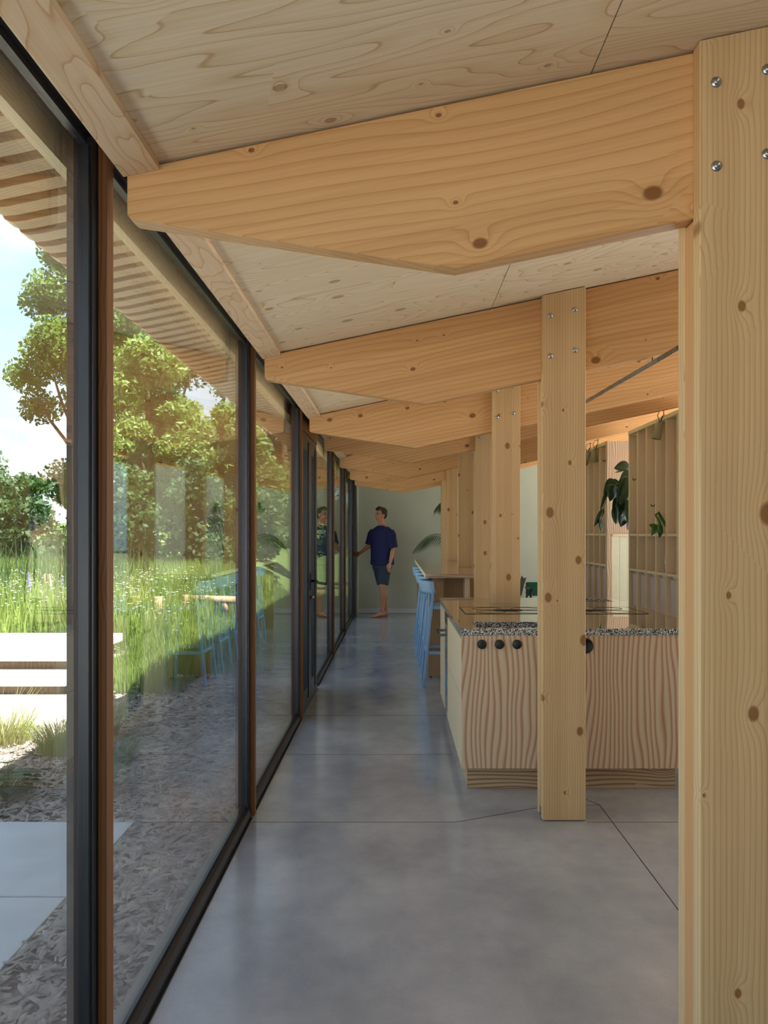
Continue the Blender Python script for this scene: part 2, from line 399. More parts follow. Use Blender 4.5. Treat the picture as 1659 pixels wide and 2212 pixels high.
SL = .209                                   # roof slope (rises towards the kitchen)
def zc(x): return 2.412+SL*x                # underside of the plywood ceiling
def zr(x): return 2.472+SL*x                # underside of the eave joists
COLY = [1.804, 3.736, 5.70, 6.895, 8.78, 10.74, 12.05]     # front faces of the columns
CX0, CX1 = .714, .924
WALL_Y = 13.43

# ================================================================ setting
def build_floor():
    fl = empty('floor', (0, 0, 0), kind='structure')
    box('concrete_slab', -.79, 6.2, -4, WALL_Y, -.2, 0, 'floor', fl)
    def joint(p, q, w=.0018):
        p = Vector(p+(0,)); q = Vector(q+(0,)); d = (q-p).normalized(); s = Vector((-d.y, d.x, 0))*w
        bm = bmesh.new(); bm_slab(bm, [(v.x, v.y) for v in (p-s, p+s, q+s, q-s)], -.004, .0006)
        from_bm('saw_cut_joint', bm, 'gasket', fl)
    joint((-.70, 3.722), (.2917, 3.722)); joint((.2917, 3.722), (.72, 3.917)); joint((.925, 3.94), (1.05, 3.96)); joint((1.05, 3.96), (1.05, -3.9))
    joint((1.05, 3.96), (.88, 4.24)); joint((-.70, 4.86), (.36, 4.86)); joint((.925, 3.722), (6, 3.722))
    for y in (5.9, 7.9, 9.9, 11.9): joint((-.70, y), (.9, y))
build_floor()

def build_ceiling():
    ce = empty('ceiling', (0, 0, 2.4), kind='structure')
    xs = [-.651, .472, 1.692, 2.912, 4.132, 6.15]
    ys = [-4]+[y+.041+.0285 for y in COLY]+[WALL_Y]
    ys = [-4, -2.02, -.07]+ys[1:]
    g = .0016
    for a, b in zip(xs, xs[1:]):
        for c, d in zip(ys, ys[1:]):
            prism('plywood_panel', [(a+g, zc(a+g)), (b-g, zc(b-g)), (b-g, zc(b-g)+.018), (a+g, zc(a+g)+.018)], c+g, d-g, 'ply', ce)
    prism('roof_deck', [(-.650, zc(-.650)+.018), (6.2, zc(6.2)+.018), (6.2, zr(6.2)+.26), (-1.12, zr(-1.12)+.26), (-1.12, zr(-1.12)+.10), (-.80, zr(-.80)+.10), (-.650, zr(-.650)+.136)], -4, 16.5, 'rafter_deck', ce)
    # edge plank under the ceiling along the glass, one length per bay
    yb = [y+.041 for y in COLY]
    st = [-4]+[y+.057 for y in yb]; en = yb+[WALL_Y]
    for a, b in zip(st, en):
        prism('edge_purlin', [(-.651, zc(-.651)-.020), (-.568, zc(-.568)-.020), (-.568, zc(-.568)-.001), (-.6515, zc(-.6515)-.001), (-.6515, 2.44), (-.6545, 2.44), (-.6545, zc(-.651)-.020)], a+.001, b-.001, 'plank', ce)
build_ceiling()

def build_eaves():
    e = empty('trim_1', (-1.0, 1.5, 2.3), kind='structure')
    # close-set joists of the overhang with rounded tails
    tail = [(-1.02, 0), (-1.055, .004), (-1.075, .016), (-1.085, .036), (-1.085, .098), (-.832, .098), (-.832, 0)]
    bm = bmesh.new(); bm_prism(bm, [(x, zr(x)+dz) for x, dz in tail], 0, .054)
    bmesh.ops.translate(bm, vec=-Vector((-1.0, 1.5, 2.3))+Vector((0, 1.5, 0)), verts=bm.verts)
    bmesh.ops.recalc_face_normals(bm, faces=bm.faces)
    me = bpy.data.meshes.new('eave_joist'); bm.to_mesh(me); bm.free(); me.materials.append(M['eave']); me.materials.append(M['joist_side_shaded'])
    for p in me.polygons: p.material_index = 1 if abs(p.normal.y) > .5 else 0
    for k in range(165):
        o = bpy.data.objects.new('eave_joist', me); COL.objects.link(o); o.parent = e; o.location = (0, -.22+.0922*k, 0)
    box('purlin_reflection_strip', -.831, -.801, -.25, 15.0, 2.288, 2.397, 'edge_y', e)  # added pale board; imitates the purlin's reflection and covers the joist ends
    prism('soffit_board', [(-1.075, zr(-1.075)+.085), (-.832, zr(-.832)+.085), (-.832, zr(-.832)+.0995), (-1.075, zr(-1.075)+.0995)], -.25, 15.0, 'brown', e)  # brown, to darken the gaps between the joists as shade would
build_eaves()

def build_walls():
    w = empty('wall_back', (0, WALL_Y, 0), kind='structure')
    # far wall with a dark framed window on the right
    wx0, wx1, wz0, wz1 = 3.15, 4.5, 1.05, 2.95
    def p(n, pts): prism(n, pts, WALL_Y, WALL_Y+.2, 'wall', w)
    p('plaster', [(-.80, 0), (wx0, 0), (wx0, zc(wx0)), (-.80, zc(-.8))])
    p('plaster', [(wx0, 0), (wx1, 0), (wx1, wz0), (wx0, wz0)])
    p('plaster', [(wx0, wz1), (wx1, wz1), (wx1, zc(wx1)), (wx0, zc(wx0))])
    p('plaster', [(wx1, 0), (6.2, 0), (6.2, zc(6.2)), (wx1, zc(wx1))])
    wi = empty('window_8', (3.8, WALL_Y, 1.05), kind='structure')
    f = .05
    box('frame_rail', wx0, wx1, WALL_Y-.01, WALL_Y+.08, wz0, wz0+f, 'black', wi); box('frame_rail', wx0, wx1, WALL_Y-.01, WALL_Y+.08, wz1-f, wz1, 'black', wi)
    box('frame_stile', wx0, wx0+f, WALL_Y-.01, WALL_Y+.08, wz0+f, wz1-f, 'black', wi); box('frame_stile', wx1-f, wx1, WALL_Y-.01, WALL_Y+.08, wz0+f, wz1-f, 'black', wi)
    box('pane', wx0+f, wx1-f, WALL_Y+.03, WALL_Y+.036, wz0+f, wz1-f, 'glass', wi)
    # return beside the last window and skirting
    l = empty('wall_left', (-.72, 13.3, 0), kind='structure')
    box('plaster', -.79, -.655, 13.06, WALL_Y, 0, 2.27, 'wall', l)
    s = empty('baseboard_back', (0, WALL_Y, 0), kind='structure')
    box('skirting_board', -.655, 6.1, WALL_Y-.014, WALL_Y, 0.004, .085, 'white', s, .003)
    # unseen front and right walls, added; their openings are sized to steer the daylight
    q = empty('wall_front_light_block', (4, -4, 0), kind='structure')  # added to cut the light from behind the camera
    prism('plaster', [(.7, 0), (6.2, 0), (6.2, zc(6.2)+.018), (.7, zc(.7)+.018)], -4.2, -4.0, 'wall', q)
    r = empty('wall_right_unseen', (6.1, 5, 0), kind='structure')
    for a, b in ((-4, 1.9), (4.6, 5.0), (9.6, 10.2), (13.1, WALL_Y)): box('pier', 6.0, 6.2, a, b, 0, 3.6, 'wall', r)
    box('lintel', 6.0, 6.2, -4, WALL_Y, 3.35, 3.62, 'wall', r)
build_walls()

# ---------------------------------------------------------------- glass front
XG = -.745
def mullion(win, y, brown=True):
    box('timber_post', -.722, -.700, y, y+.042, .0, 2.36, 'mullion', win, .0015)
    box('frame_stile', -.758, -.7225, y-.032, y+.075, .0, 2.36, 'black', win, .001)
    box('frame_gasket', -.7248, -.7215, y-.010, y-.0005, .0, 2.36, 'gasket', win)
    box('glazing_bead', -.742, -.728, y-.044, y-.032, .05, 2.32, 'black', win)
    box('outer_stile', -.790, -.7585, y-.02, y+.060, .0, 2.36, 'dark_frame', win)
def window_bay(n, y0, y1, end_mull=True):
    w = empty('window_%d' % n, (XG, (y0+y1)/2, 0), kind='structure')
    a, b = y0+.075, y1-.032
    bm = bmesh.new()                                            # stepped sill rail
    bm_prism(bm, [(-.713, 0), (-.713, .022), (-.722, .040), (-.736, .045), (-.736, .060), (-.755, .060), (-.79, .045), (-.79, 0)], a, b)
    from_bm('sill_rail', bm, 'black', w)
    box('sill_gasket', -.7375, -.7355, a, b, .050, .064, 'gasket', w)
    box('sill_shadow_gap', -.713, -.704, a, b, -.004, .004, 'gasket', w)
    bm = bmesh.new(); bm_prism(bm, [(-.722, 2.345), (-.736, 2.345), (-.736, 2.328), (-.757, 2.328), (-.757, 2.37), (-.722, 2.37)], a, b)
    from_bm('head_rail', bm, 'black', w)
    box('head_gasket', -.7225, -.719, a, b, 2.350, 2.366, 'gasket', w)
    box('pane', XG-.004, XG+.004, a, b, .058, 2.330, 'glass', w)
    if end_mull: mullion(w, y1)
    return w
MUL = [1.8626, 3.808, 5.75, 6.97, 8.73, 10.75]
window_bay(1, -4.0, MUL[0]); window_bay(2, MUL[0], MUL[1]); window_bay(3, MUL[1], MUL[2])
window_bay(4, MUL[3], MUL[4]); window_bay(5, MUL[4], MUL[5])
def end_bay():
    w = window_bay(6, MUL[5], 12.62, False)
    box('wide_stile', -.775, -.722, 12.588, 12.99, 0, 2.36, 'black', w, .002)
    box('gasket', -.735, -.7215, 12.988, 13.0, 0, 2.34, 'gasket', w)
    box('end_jamb', -.79, -.677, 13.0, 13.055, 0, 2.33, 'black', w, .002)
end_bay()
def build_header():
    h = empty('trim_2', (-.72, 5, 2.37), kind='structure')
    box('header_board', -.80, -.735, -4, WALL_Y, 2.371, 2.46, 'brown', h); box('soffit_strip', -.7345, -.656, -4, WALL_Y, 2.43, 2.448, 'brown', h)
build_header()
def build_door():
    d = empty('door_1', (XG, 6.36, 0), kind='structure')
    y0, y1 = MUL[2]+.045, MUL[3]-.034
    box('header_board', -.765, -.712, y0+.03, y1, 2.20, 2.37, 'mullion', d)
    bm = bmesh.new(); bm_prism(bm, [(-.708, 0), (-.708, .03), (-.718, .05), (-.79, .05), (-.79, 0)], y0+.03, y1); from_bm('threshold', bm, 'black', d)
    box('head_rail', -.775, -.718, y0+.03, y1, 2.155, 2.20, 'black', d)
    ym = 6.415
    for (a, b, nm) in ((y0+.035, ym-.004, 'near'), (ym+.004, y1-.002, 'far')):
        lf = empty('door_leaf', (XG, a, 0), parent=None); lf.parent = d; lf.location = Vector((XG, a, 0))-d.location
        def pb(n, X0, X1, Y0, Y1, Z0, Z1, m, bev=.0015):
            o = box(n, X0, X1, Y0, Y1, Z0, Z1, m, None, bev)
            for v in o.data.vertices: v.co -= Vector((XG, a, 0))
            o.parent = lf; return o
        fx0, fx1 = -.770, -.716
        pb('stile', fx0, fx1, a, a+.10, .052, 2.153, 'black'); pb('stile', fx0, fx1-.002, b-.20, b, .052, 2.153, 'black')
        pb('stile_moulding', fx1-.001, fx1+.006, b-.14, b-.02, .06, 2.14, 'black')
        pb('top_rail', fx0, fx1, a+.10, b-.20, 2.06, 2.153, 'black'); pb('bottom_rail', fx0, fx1, a+.10, b-.20, .052, .16, 'black')
        pb('pane', XG-.003, XG+.003, a+.10, b-.20, .16, 2.06, 'glass', 0)
        if nm == 'near':
            pb('handle_plate', fx1+.006, fx1+.014, b-.055, b-.025, .93, 1.07, 'knob', .002)
            bm = bmesh.new(); bm_tube(bm, [(fx1+.012, b-.04, 1.005), (fx1+.055, b-.04, 1.005), (fx1+.062, b-.05, 1.005), (fx1+.062, b-.16, 1.005)], .0105, 10)
            bmesh.ops.translate(bm, vec=-Vector((XG, a, 0)), verts=bm.verts); tag(from_bm('lever_handle', bm, 'knob', lf, True, True), 'black lever handle')
            bm = bmesh.new(); bm_tube(bm, [(fx1+.004, b-.04, .87), (fx1+.04, b-.04, .87)], [.014, .013], 12)
            bmesh.ops.translate(bm, vec=-Vector((XG, a, 0)), verts=bm.verts); tag(from_bm('lock_cylinder', bm, 'brass', lf, True, True), 'brass lock cylinder')
build_door()

# ================================================================ timber frame
PLACE = ['nearest the camera at the right edge of the photo', 'standing in front of the kitchen island', 'second behind the island counter',
         'beside the front end of the bar table', 'rising beside the middle of the bar table', 'rising beside the far half of the bar table', 'farthest, beside the palm near the far wall']
BPL = ['nearest and largest, crossing the top of the photo', 'second from the camera, meeting the column in front of the island', 'third from the camera, ending before the glass door',
       'fourth from the camera, just past the glass door', 'fifth from the camera over the bar stools', 'sixth from the camera over the far bar stools', 'farthest, in front of the sage green wall']
def bolt(x, y, z, parent):  # countersunk screw with washer
    b = lathe('bolt', [(.0125, 0), (.0125, -.002), (.0105, -.0032), (.0085, -.0034), (.0080, -.0075), (.0065, -.0095), (.0035, -.0098), (.0033, -.0055), (.001, -.0055)], (x, y, z), 'steel', parent, 16, 'Y')
    return b
for i, y in enumerate(COLY):
    t = empty('timber_column', (CX0, y, 0), 'pale laminated timber column '+PLACE[i], 'column', 'columns along the passage')
    for nm, a, b, m in (('front_board', 0, .041, 'post'), ('rear_board', .0985, .1385, 'post')):
        fb = prism(nm, [(CX0, .003), (CX1, .003), (CX1, zc(CX1)-.003), (CX0, zc(CX0)-.003)], y+a, y+b, m, t, .0025)
        if nm == 'front_board': front = fb
    zb = 2.153; rec = .001
    prism('infill_board', [(CX0+.002, .05), (CX1-.002, .05), (CX1-.002, zb+SL*(CX1-CX0)-.002), (CX0+.002, zb-.002)], y+.0415, y+.098, 'post_pink', t)
    box('steel_shoe', CX0+.012, CX1-.012, y+.055, y+.085, .001, .05, 'steel_dark', t)
    for bx, bz in ((.752, 2.459), (.872, 2.489), (.753, 2.262), (.872, 2.291)): bolt(bx, y-.0005, bz, front)
    g = empty('roof_beam', (-.646, y+.042, 2.16), 'orange cranked roof beam, '+BPL[i], 'beam', 'roof beams')
    X = -.646; k = .145; XE = 6.0
    zk = 2.037
    pts = [(X, 2.165), (X+.012, 2.154), (k, zk), (XE, zk+SL*(XE-k)), (XE, zc(XE)-.006), (X, zc(X)-.006)]
    prism('beam_body', pts, y+.0415, y+.098, 'beam', g, .0025)

# ================================================================ kitchen island
def build_island():
    X0, X1, Y0, Y1, ZT, TH = .350, 1.711, 4.1475, 6.12, .885, .036
    it = empty('kitchen_island', (1.0, 5.1, 0), 'large larch veneered kitchen island floating over a recessed plinth behind the second column', 'kitchen island')
    bx0, bx1, by0 = X0+.005, X1-.004, Y0+.004
    zt = ZT-TH-.001
    # carcass panels round a hollow top so that slot and sink stay open
    box('end_panel', bx0, bx1, by0, by0+.019, .128, zt, 'larch', it, .001)
    box('back_panel', bx0, bx1, Y1-.024, Y1-.005, .128, zt, 'larch', it, .001)
    box('side_panel', bx1-.019, bx1, by0+.02, Y1-.025, .128, zt, 'larch_side', it, .001)
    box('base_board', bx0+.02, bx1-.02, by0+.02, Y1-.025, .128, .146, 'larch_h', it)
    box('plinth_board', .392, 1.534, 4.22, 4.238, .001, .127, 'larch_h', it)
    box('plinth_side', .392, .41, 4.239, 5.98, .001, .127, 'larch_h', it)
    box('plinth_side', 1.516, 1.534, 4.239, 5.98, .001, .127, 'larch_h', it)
    box('carcass', bx0+.045, bx1-.02, by0+.30, Y1-.42, .147, zt-.06, 'shelf', it)
    # fronts along the passage: pairs of drawers, each front an object
    ys = [(by0+.02, 4.464), (4.468, 4.778), (4.782, 5.275)]
    for a, b in ys:
        for (z0, z1) in ((.129, .506), (.510, zt-.022)):
            box('drawer_front', bx0, bx0+.019, a, b, z0, z1, 'larch_side', it, .0012)
    box('grip_rail', bx0+.012, bx0+.03, by0+.02, 5.275, zt-.021, zt, 'larch_side', it)
    box('tall_panel', bx0, bx0+.019, 5.60, Y1-.026, .129, zt, 'larch_side', it, .001)
    ov = empty('oven', (bx0, 5.28, .14), 'built-in oven with black glass door in the side of the kitchen island', 'oven')
    od = box('oven_door', bx0+.002, bx0+.024, 5.279, 5.597, .147, .76, 'hob', ov, .002)
    box('control_panel', bx0+.002, bx0+.024, 5.279, 5.597, .765, zt-.003, 'steel_dark', ov, .002)
    hb = bmesh.new()
    for yy in (5.31, 5.56): bm_box(hb, bx0-.055, bx0+.003, yy-.006, yy+.006, .688, .706)
    bm_box(hb, bx0-.062, bx0-.052, 5.302, 5.568, .686, .708, .001)
    tag(from_bm('bar_handle', hb, 'steel_dark', od), 'steel bar handle')
    # worktop, a lattice of slabs welded round the slot, the hob and the sink
    wt = empty('worktop', (1.0, 5.1, ZT), 'polished black and white speckled terrazzo worktop on the kitchen island', 'worktop')
    xs = [X0, .443, 1.02, 1.25, 1.645, X1]; yy = [Y0, 4.19, 4.462, 5.795, 6.065, Y1+.02]
    bm = bmesh.new(); V = {}
    def vert(i, j, k):
        if (i, j, k) not in V: V[(i, j, k)] = bm.verts.new((xs[i], yy[j], (ZT-TH, ZT)[k]))
        return V[(i, j, k)]
    solid = lambda i, j: 0 <= i < 5 and 0 <= j < 5 and not (i == 1 and j == 1) and not (i == 3 and j == 3)
    for i in range(5):
        for j in range(5):
            if not solid(i, j): continue
            bm.faces.new([vert(i, j, 1), vert(i+1, j, 1), vert(i+1, j+1, 1), vert(i, j+1, 1)])
            bm.faces.new([vert(i, j+1, 0), vert(i+1, j+1, 0), vert(i+1, j, 0), vert(i, j, 0)])
            for (di, dj, a, b) in ((0, -1, (i, j), (i+1, j)), (1, 0, (i+1, j), (i+1, j+1)), (0, 1, (i+1, j+1), (i, j+1)), (-1, 0, (i, j+1), (i, j))):
                if not solid(i+di, j+dj): bm.faces.new([vert(*a, 0), vert(*b, 0), vert(*b, 1), vert(*a, 1)])
    o = from_bm('stone_slab', bm, 'terrazzo', wt); o.data.materials.append(M['terrazzo_top'])
    for p in o.data.polygons: p.material_index = 1 if p.normal.z > .5 else 0
    for nm, a, b, c, d in (('slot_trough', .443, 1.02, 4.19, 4.462), ('sink_bowl', 1.25, 1.645, 5.795, 6.065)):
        bm = bmesh.new(); zb = ZT-TH-(.05 if nm == 'slot_trough' else .20)
        bm_box(bm, a-.004, b+.004, c-.004, d+.004, zb-.004, zb)
        bm_box(bm, a-.006, a-.001, c-.004, d+.004, zb, ZT-TH); bm_box(bm, b+.001, b+.006, c-.004, d+.004, zb, ZT-TH)
        bm_box(bm, a, b, c-.005, c-.001, zb, ZT-TH); bm_box(bm, a, b, d+.001, d+.005, zb, ZT-TH)
        from_bm(nm, bm, 'knob' if nm == 'slot_trough' else 'steel_dark', wt)
    # hob flush in the stone
    hb = empty('induction_hob', (1.03, 5.12, ZT), 'wide flush black induction hob set in the terrazzo worktop', 'hob')
    hx0, hx1, hy0, hy1 = .4435, 1.613, 4.905, 5.34
    box('glass_plate', hx0, hx1, hy0, hy1, ZT-.004, ZT+.0015, 'hob', hb)
    bm = bmesh.new(); w = .0022
    for (a, b, c, d) in ((hx0-w, hx1+w, hy0-w, hy0+w), (hx0-w, hx1+w, hy1-w, hy1+w), (hx0-w, hx0+w, hy0, hy1), (hx1-w, hx1+w, hy0, hy1)): bm_box(bm, a, b, c, d, ZT, ZT+.0022)
    from_bm('edge_seam', bm, 'gasket', hb)
    for cx in (.62, .88, 1.18, 1.44):
        for cy in (5.02, 5.23):
            bm = bmesh.new(); P = [(cx+.098*math.cos(a), cy+.083*math.sin(a), ZT+.0018) for a in [2*PI*k/40 for k in range(41)]]
            bm_tube(bm, P, .0014, 4); from_bm('cooking_zone_ring', bm, 'steel_dark', hb)
    for cx in (.75, 1.31):
        bm = bmesh.new(); bm_lathe(bm, [(.10, 0), (.10, .004), (.085, .006), (.001, .006)], (0, 0, 0), 28); bmesh.ops.scale(bm, vec=(1, .32, 1), verts=bm.verts)
        bmesh.ops.translate(bm, vec=(cx, 5.125, ZT+.001), verts=bm.verts); from_bm('vent_cover', bm, 'knob', hb, False)
    # knobs on the end panel
    for k, (kx, kz) in enumerate(((.465, .80), (.56, .80), (.655, .80))):
        pos = ('leftmost', 'middle', 'right-hand')[k]
        kn = empty('control_knob', (kx, by0, kz), pos+' of the three round black knobs on the island end panel', 'knob', 'black knobs on the island')
        lathe('knob_disc', [(.0255, 0), (.0255, -.007), (.0235, -.009), (.001, -.009)], (kx, by0-.0003, kz), 'knob', kn, 28, 'Y')
        bm = bmesh.new(); bm_box(bm, -.004, .004, -.022, -.008, -.013, .013, .002)
        bmesh.ops.rotate(bm, matrix=Matrix.Rotation((-.5, 0, .5)[k], 3, 'Y'), verts=bm.verts); bmesh.ops.translate(bm, vec=(kx, by0, kz-.002), verts=bm.verts)
        from_bm('finger_grip', bm, 'knob', kn)
    pk = empty('power_socket', (1.0235, by0, .7925), 'large round black socket on the island half hidden behind the second column', 'socket')
    lathe('socket_ring', [(.0425, 0), (.0425, -.008), (.039, -.010), (.033, -.010), (.032, -.004), (.001, -.004)], (1.0235, by0-.0003, .7925), 'knob', pk, 32, 'Y')
    # stack of dark boards on the worktop beside the column
    for k in range(7):
        w0 = (.105, .125, .112, .130, .108, .098, .09)[k]; dx = (.0, .012, .004, -.006, .01, 0, -.008)[k]
        z = ZT+.002+k*.0125
        b = box('trivet', 1.085+dx-w0, 1.085+dx+w0*.2, 4.60-.06, 4.60+.07, z, z+.0115, 'chair_dark', None, .003)
        tag(b, ['thin dark board, bottom one', 'thin dark board, second one up', 'thin dark board, third one up', 'thin dark board, middle one', 'thin dark board, third from the top', 'thin dark board, second from the top', 'thin dark board, topmost one'][k]+' of the stack on the worktop beside the column', 'board', 'stack of dark boards')
    tp = empty('kitchen_tap', (1.21, 5.735, ZT), 'black gooseneck tap at the island sink behind the second column', 'tap')
    arc = [(1.21, 5.735, ZT), (1.21, 5.735, 1.24)]+[(1.21+.075-.075*math.cos(a), 5.735+.055-.055*math.cos(a), 1.24+.085*math.sin(a)) for a in [PI*k/10 for k in range(1, 11)]]+[(1.36, 5.845, 1.17)]
    tube('spout', arc, .0125, 'knob', tp, 12); lathe('tap_base', [(.027, 0), (.027, .01), (.02, .03), (.001, .03)], (1.21, 5.735, ZT+.0005), 'knob', tp)
    tube('lever', [(1.235, 5.735, 1.0), (1.285, 5.72, 1.02)], .006, 'knob', tp)
build_island()

# ================================================================ bar tables and stools
def bar_table(Ya, Yb, cols, which):
    z = 1.01; th = .038; X0, X1 = .285, .935
    lab = ('nearer high bar table of pale glossy larch with blue stools along it', 'farther high bar table of pale glossy larch, beyond the nearer one')[which]
    t = empty('bar_table', ((X0+X1)/2, Ya, 0), lab, 'table')
    pts = [(X0, Ya), (X0+.0, Yb), (X1, Yb)]
    pts = [(X0, Ya), (X1, Ya)]
    for c in cols:
        pts += [(X1, c-.004), (CX0-.004, c-.004), (CX0-.004, c+.143), (X1, c+.143)]
    pts += [(X1, Yb), (X0, Yb)]
    bm = bmesh.new(); bm_slab(bm, pts, z-th, z); from_bm('table_top', bm, 'bar', t)
    box('edge_lip', X0-.003, X0-.0003, Ya, Yb, z-th, z, 'edge_y', t)
    zb = z-th-.001
    if which == 0:
        box('end_post', .311, .465, Ya+.105, Ya+.14, .012, zb, 'bar_leg', t, .001)
        box('recessed_panel', .466, .66, Ya+.20, Ya+.22, .012, zb, 'bar_leg', t)
        box('end_post', .661, .712, Ya+.04, Ya+.22, .012, zb, 'larch_side', t, .001)
        for fx in (.34, .44): box('levelling_foot', fx-.012, fx+.012, Ya+.108, Ya+.135, 0, .0115, 'knob', t)
        box('levelling_foot', .675, .70, Ya+.10, Ya+.13, 0, .0115, 'knob', t)
    else:
        box('end_post', .311, .465, Yb-.075, Yb-.04, .001, zb, 'bar_leg', t, .001); box('recessed_panel', .466, .686, Yb-.22, Yb-.20, .001, zb, 'bar_leg', t)
    box('centre_panel', .688, .706, Ya+.3 if which else Ya+.62, Yb-.05 if not which else Yb-.25, .001, zb, 'bar_leg', t)
bar_table(7.34, 9.378, [8.78], 0); bar_table(9.386, 11.35, [10.74], 1)

def stool_at(y0):
    """bar stool facing +X; near rear leg foot at (0,0)"""
    g = empty('bar_stool', (.245, y0, 0))
    W_ = .42; col = 'blue'
    def L(n, pa, pb, wa, wb):
        bm = bmesh.new(); loft_box(bm, pa, pb, wa, wb)
        bmesh.ops.bevel(bm, geom=list(bm.edges), offset=.003, segments=1, affect='EDGES')
        return from_bm(n, bm, col, g, False, True)
    for s, yy in ((1, .012), (-1, W_-.012)):
        L('rear_leg', (.012, yy, 0), (.105, yy+s*.010, .90), (.012, .017), (.010, .020))
        L('front_leg', (.40, yy, 0), (.355, yy+s*.012, .70), (.012, .014), (.014, .018))
    for yy in (.14, .28): L('spindle', (.072, yy, .74), (.070, yy, .90), (.007, .013), (.006, .013))
    for yy in (.14, .28): L('spindle', (.045, yy, .31), (.078, yy, .72), (.007, .010), (.007, .012))
    # curved back shell
    bm = bmesh.new(); rows = []
    n = 15
    for side in (0, 1):
        grid = []
        for j in range(6):
            h = j/5
            row = []
            for i in range(n):
                u = i/(n-1)*2-1
                bulge = (1-u*u)*.112
                edge = 1-(abs(u)**6)*.25*(1-h)
                zz = .845+h*.118 - (0.016*(1-h)*(u*u))
                zz = .93+(zz-.93)*edge
                x = .108-bulge - h*.018 + side*(.014)
                yy = W_/2+u*(W_/2)*(1-.02*h)
                row.append(bm.verts.new((x, yy, zz)))
            grid.append(row)
        rows.append(grid)
    A, B = rows
    for G, flip in ((A, 0), (B, 1)):
        for j in range(5):
            for i in range(n-1):
                f = [G[j][i], G[j][i+1], G[j+1][i+1], G[j+1][i]]; bm.faces.new(f[::-1] if flip else f)
    for i in range(n-1):
        bm.faces.new((A[0][i], B[0][i], B[0][i+1], A[0][i+1])); bm.faces.new((A[5][i], A[5][i+1], B[5][i+1], B[5][i]))
    for j in range(5):
        bm.faces.new((A[j][0], A[j+1][0], B[j+1][0], B[j][0])); bm.faces.new((A[j][n-1], B[j][n-1], B[j+1][n-1], A[j+1][n-1]))
    from_bm('backrest', bm, col, g, True, True)
    bm = bmesh.new(); bm_slab(bm, [(.085, .03), (.16, .012), (.37, .004), (.405, .03), (.405, W_-.03), (.37, W_-.004), (.16, W_-.012), (.085, W_-.03)], .705, .735)
    bmesh.ops.bevel(bm, geom=list(bm.edges), offset=.006, segments=2, affect='EDGES'); from_bm('seat', bm, col, g, False, True)
    for yy in (.012, W_-.012): L('side_rail', (.22, yy+.002, .292), (.22, yy+.002, .322), (.165, .009), (.165, .009))
    L('footrest', (.383, W_/2, .288), (.383, W_/2, .322), (.011, W_/2-.02), (.011, W_/2-.02))
    L('rear_stretcher', (.045, W_/2, .295), (.048, W_/2, .322), (.009, W_/2-.02), (.009, W_/2-.02))
    return g
ST = ['nearest the camera', 'second from the camera', 'third from the camera', 'fourth from the camera', 'farthest from the camera']
s0 = stool_at(7.0)
for i in range(5):
    o = s0 if i == 0 else copy_tree(s0)
    o.location = (.245-(.004, .0, .006, .002, .008)[i], 7.0+.70*i, 0)
    tag(o, 'light blue bar stool with curved back, '+ST[i]+' in its row', 'stool', 'blue bar stools')

# ================================================================ shelving wall
XR = 2.60
def shelf_run(name, ya, yb, label, fins):
    t = empty(name, (XR, ya, 0), label, 'shelving')
    dep = .105
    box('top_rail', XR-.012, XR+.02, ya, yb, 2.497, 2.535, 'edge_y', t)
    box('cabinet_top', XR+.021, XR+dep, ya, yb, 2.50, 2.53, 'shelf', t)
    box('back_board', XR+dep, XR+dep+.018, ya, yb, .06, 2.53, 'shelf', t)
    for y in fins:
        box('upright', XR+.010, XR+dep-.001, y, y+.02, .10, 2.496, 'shelf', t)
        box('upright_edge', XR-.006, XR+.0095, y-.001, y+.021, .10, 2.496, 'edge', t)
    fs = list(fins)
    for a, b in zip(fs, fs[1:]):
        for z in (1.372, .990):
            box('shelf_board', XR+.012, XR+dep-.001, a+.021, b-.001, z, z+.022, 'shelf', t); box('shelf_edge', XR+.001, XR+.0115, a+.022, b-.002, z-.001, z+.024, 'edge_y', t)
        box('door', XR+.034, XR+.052, a+.022, b-.002, .11, .955, 'door_pale', t, .001)
        box('grip_strip', XR+.055, XR+.065, a+.022, b-.002, .956, .988, 'shelf', t)
    return t
e1 = 8.54; p_ = .293
shelf_run('shelving_unit', 6.16, e1+.021, 'tall timber shelving wall with pale upright edges, nearer block right of the island', [e1-p_*k for k in range(8, -1, -1)])
s2 = 9.46
r2 = shelf_run('shelving_unit', s2+.001, 10.95, 'tall timber shelving wall, farther block behind the hanging plant', [s2+.021+p_*k for k in range(6)])
box('side_stile', XR-.006, XR+.058, s2-.022, s2, .0, 2.535, 'larch', r2); box('side_panel', XR+.059, XR+.9, s2-.012, s2, 1.395, 2.535, 'larch', r2)
box('side_ledge', XR+.059, XR+.9, s2-.03, s2, 1.36, 1.394, 'edge', r2)
for k in range(9): box('cream_board', XR+.060+k*.093, XR+.060+k*.093+.091, s2-.012, s2, .0, 1.359, 'cream', r2, .0015)
box('plinth', XR+.05, XR+.10, 6.16, e1, 0, .10, 'shelf', bpy.data.objects['shelving_unit'])
box('plinth', XR+.05, XR+.10, s2+.02, 10.95, 0, .10, 'shelf', r2)

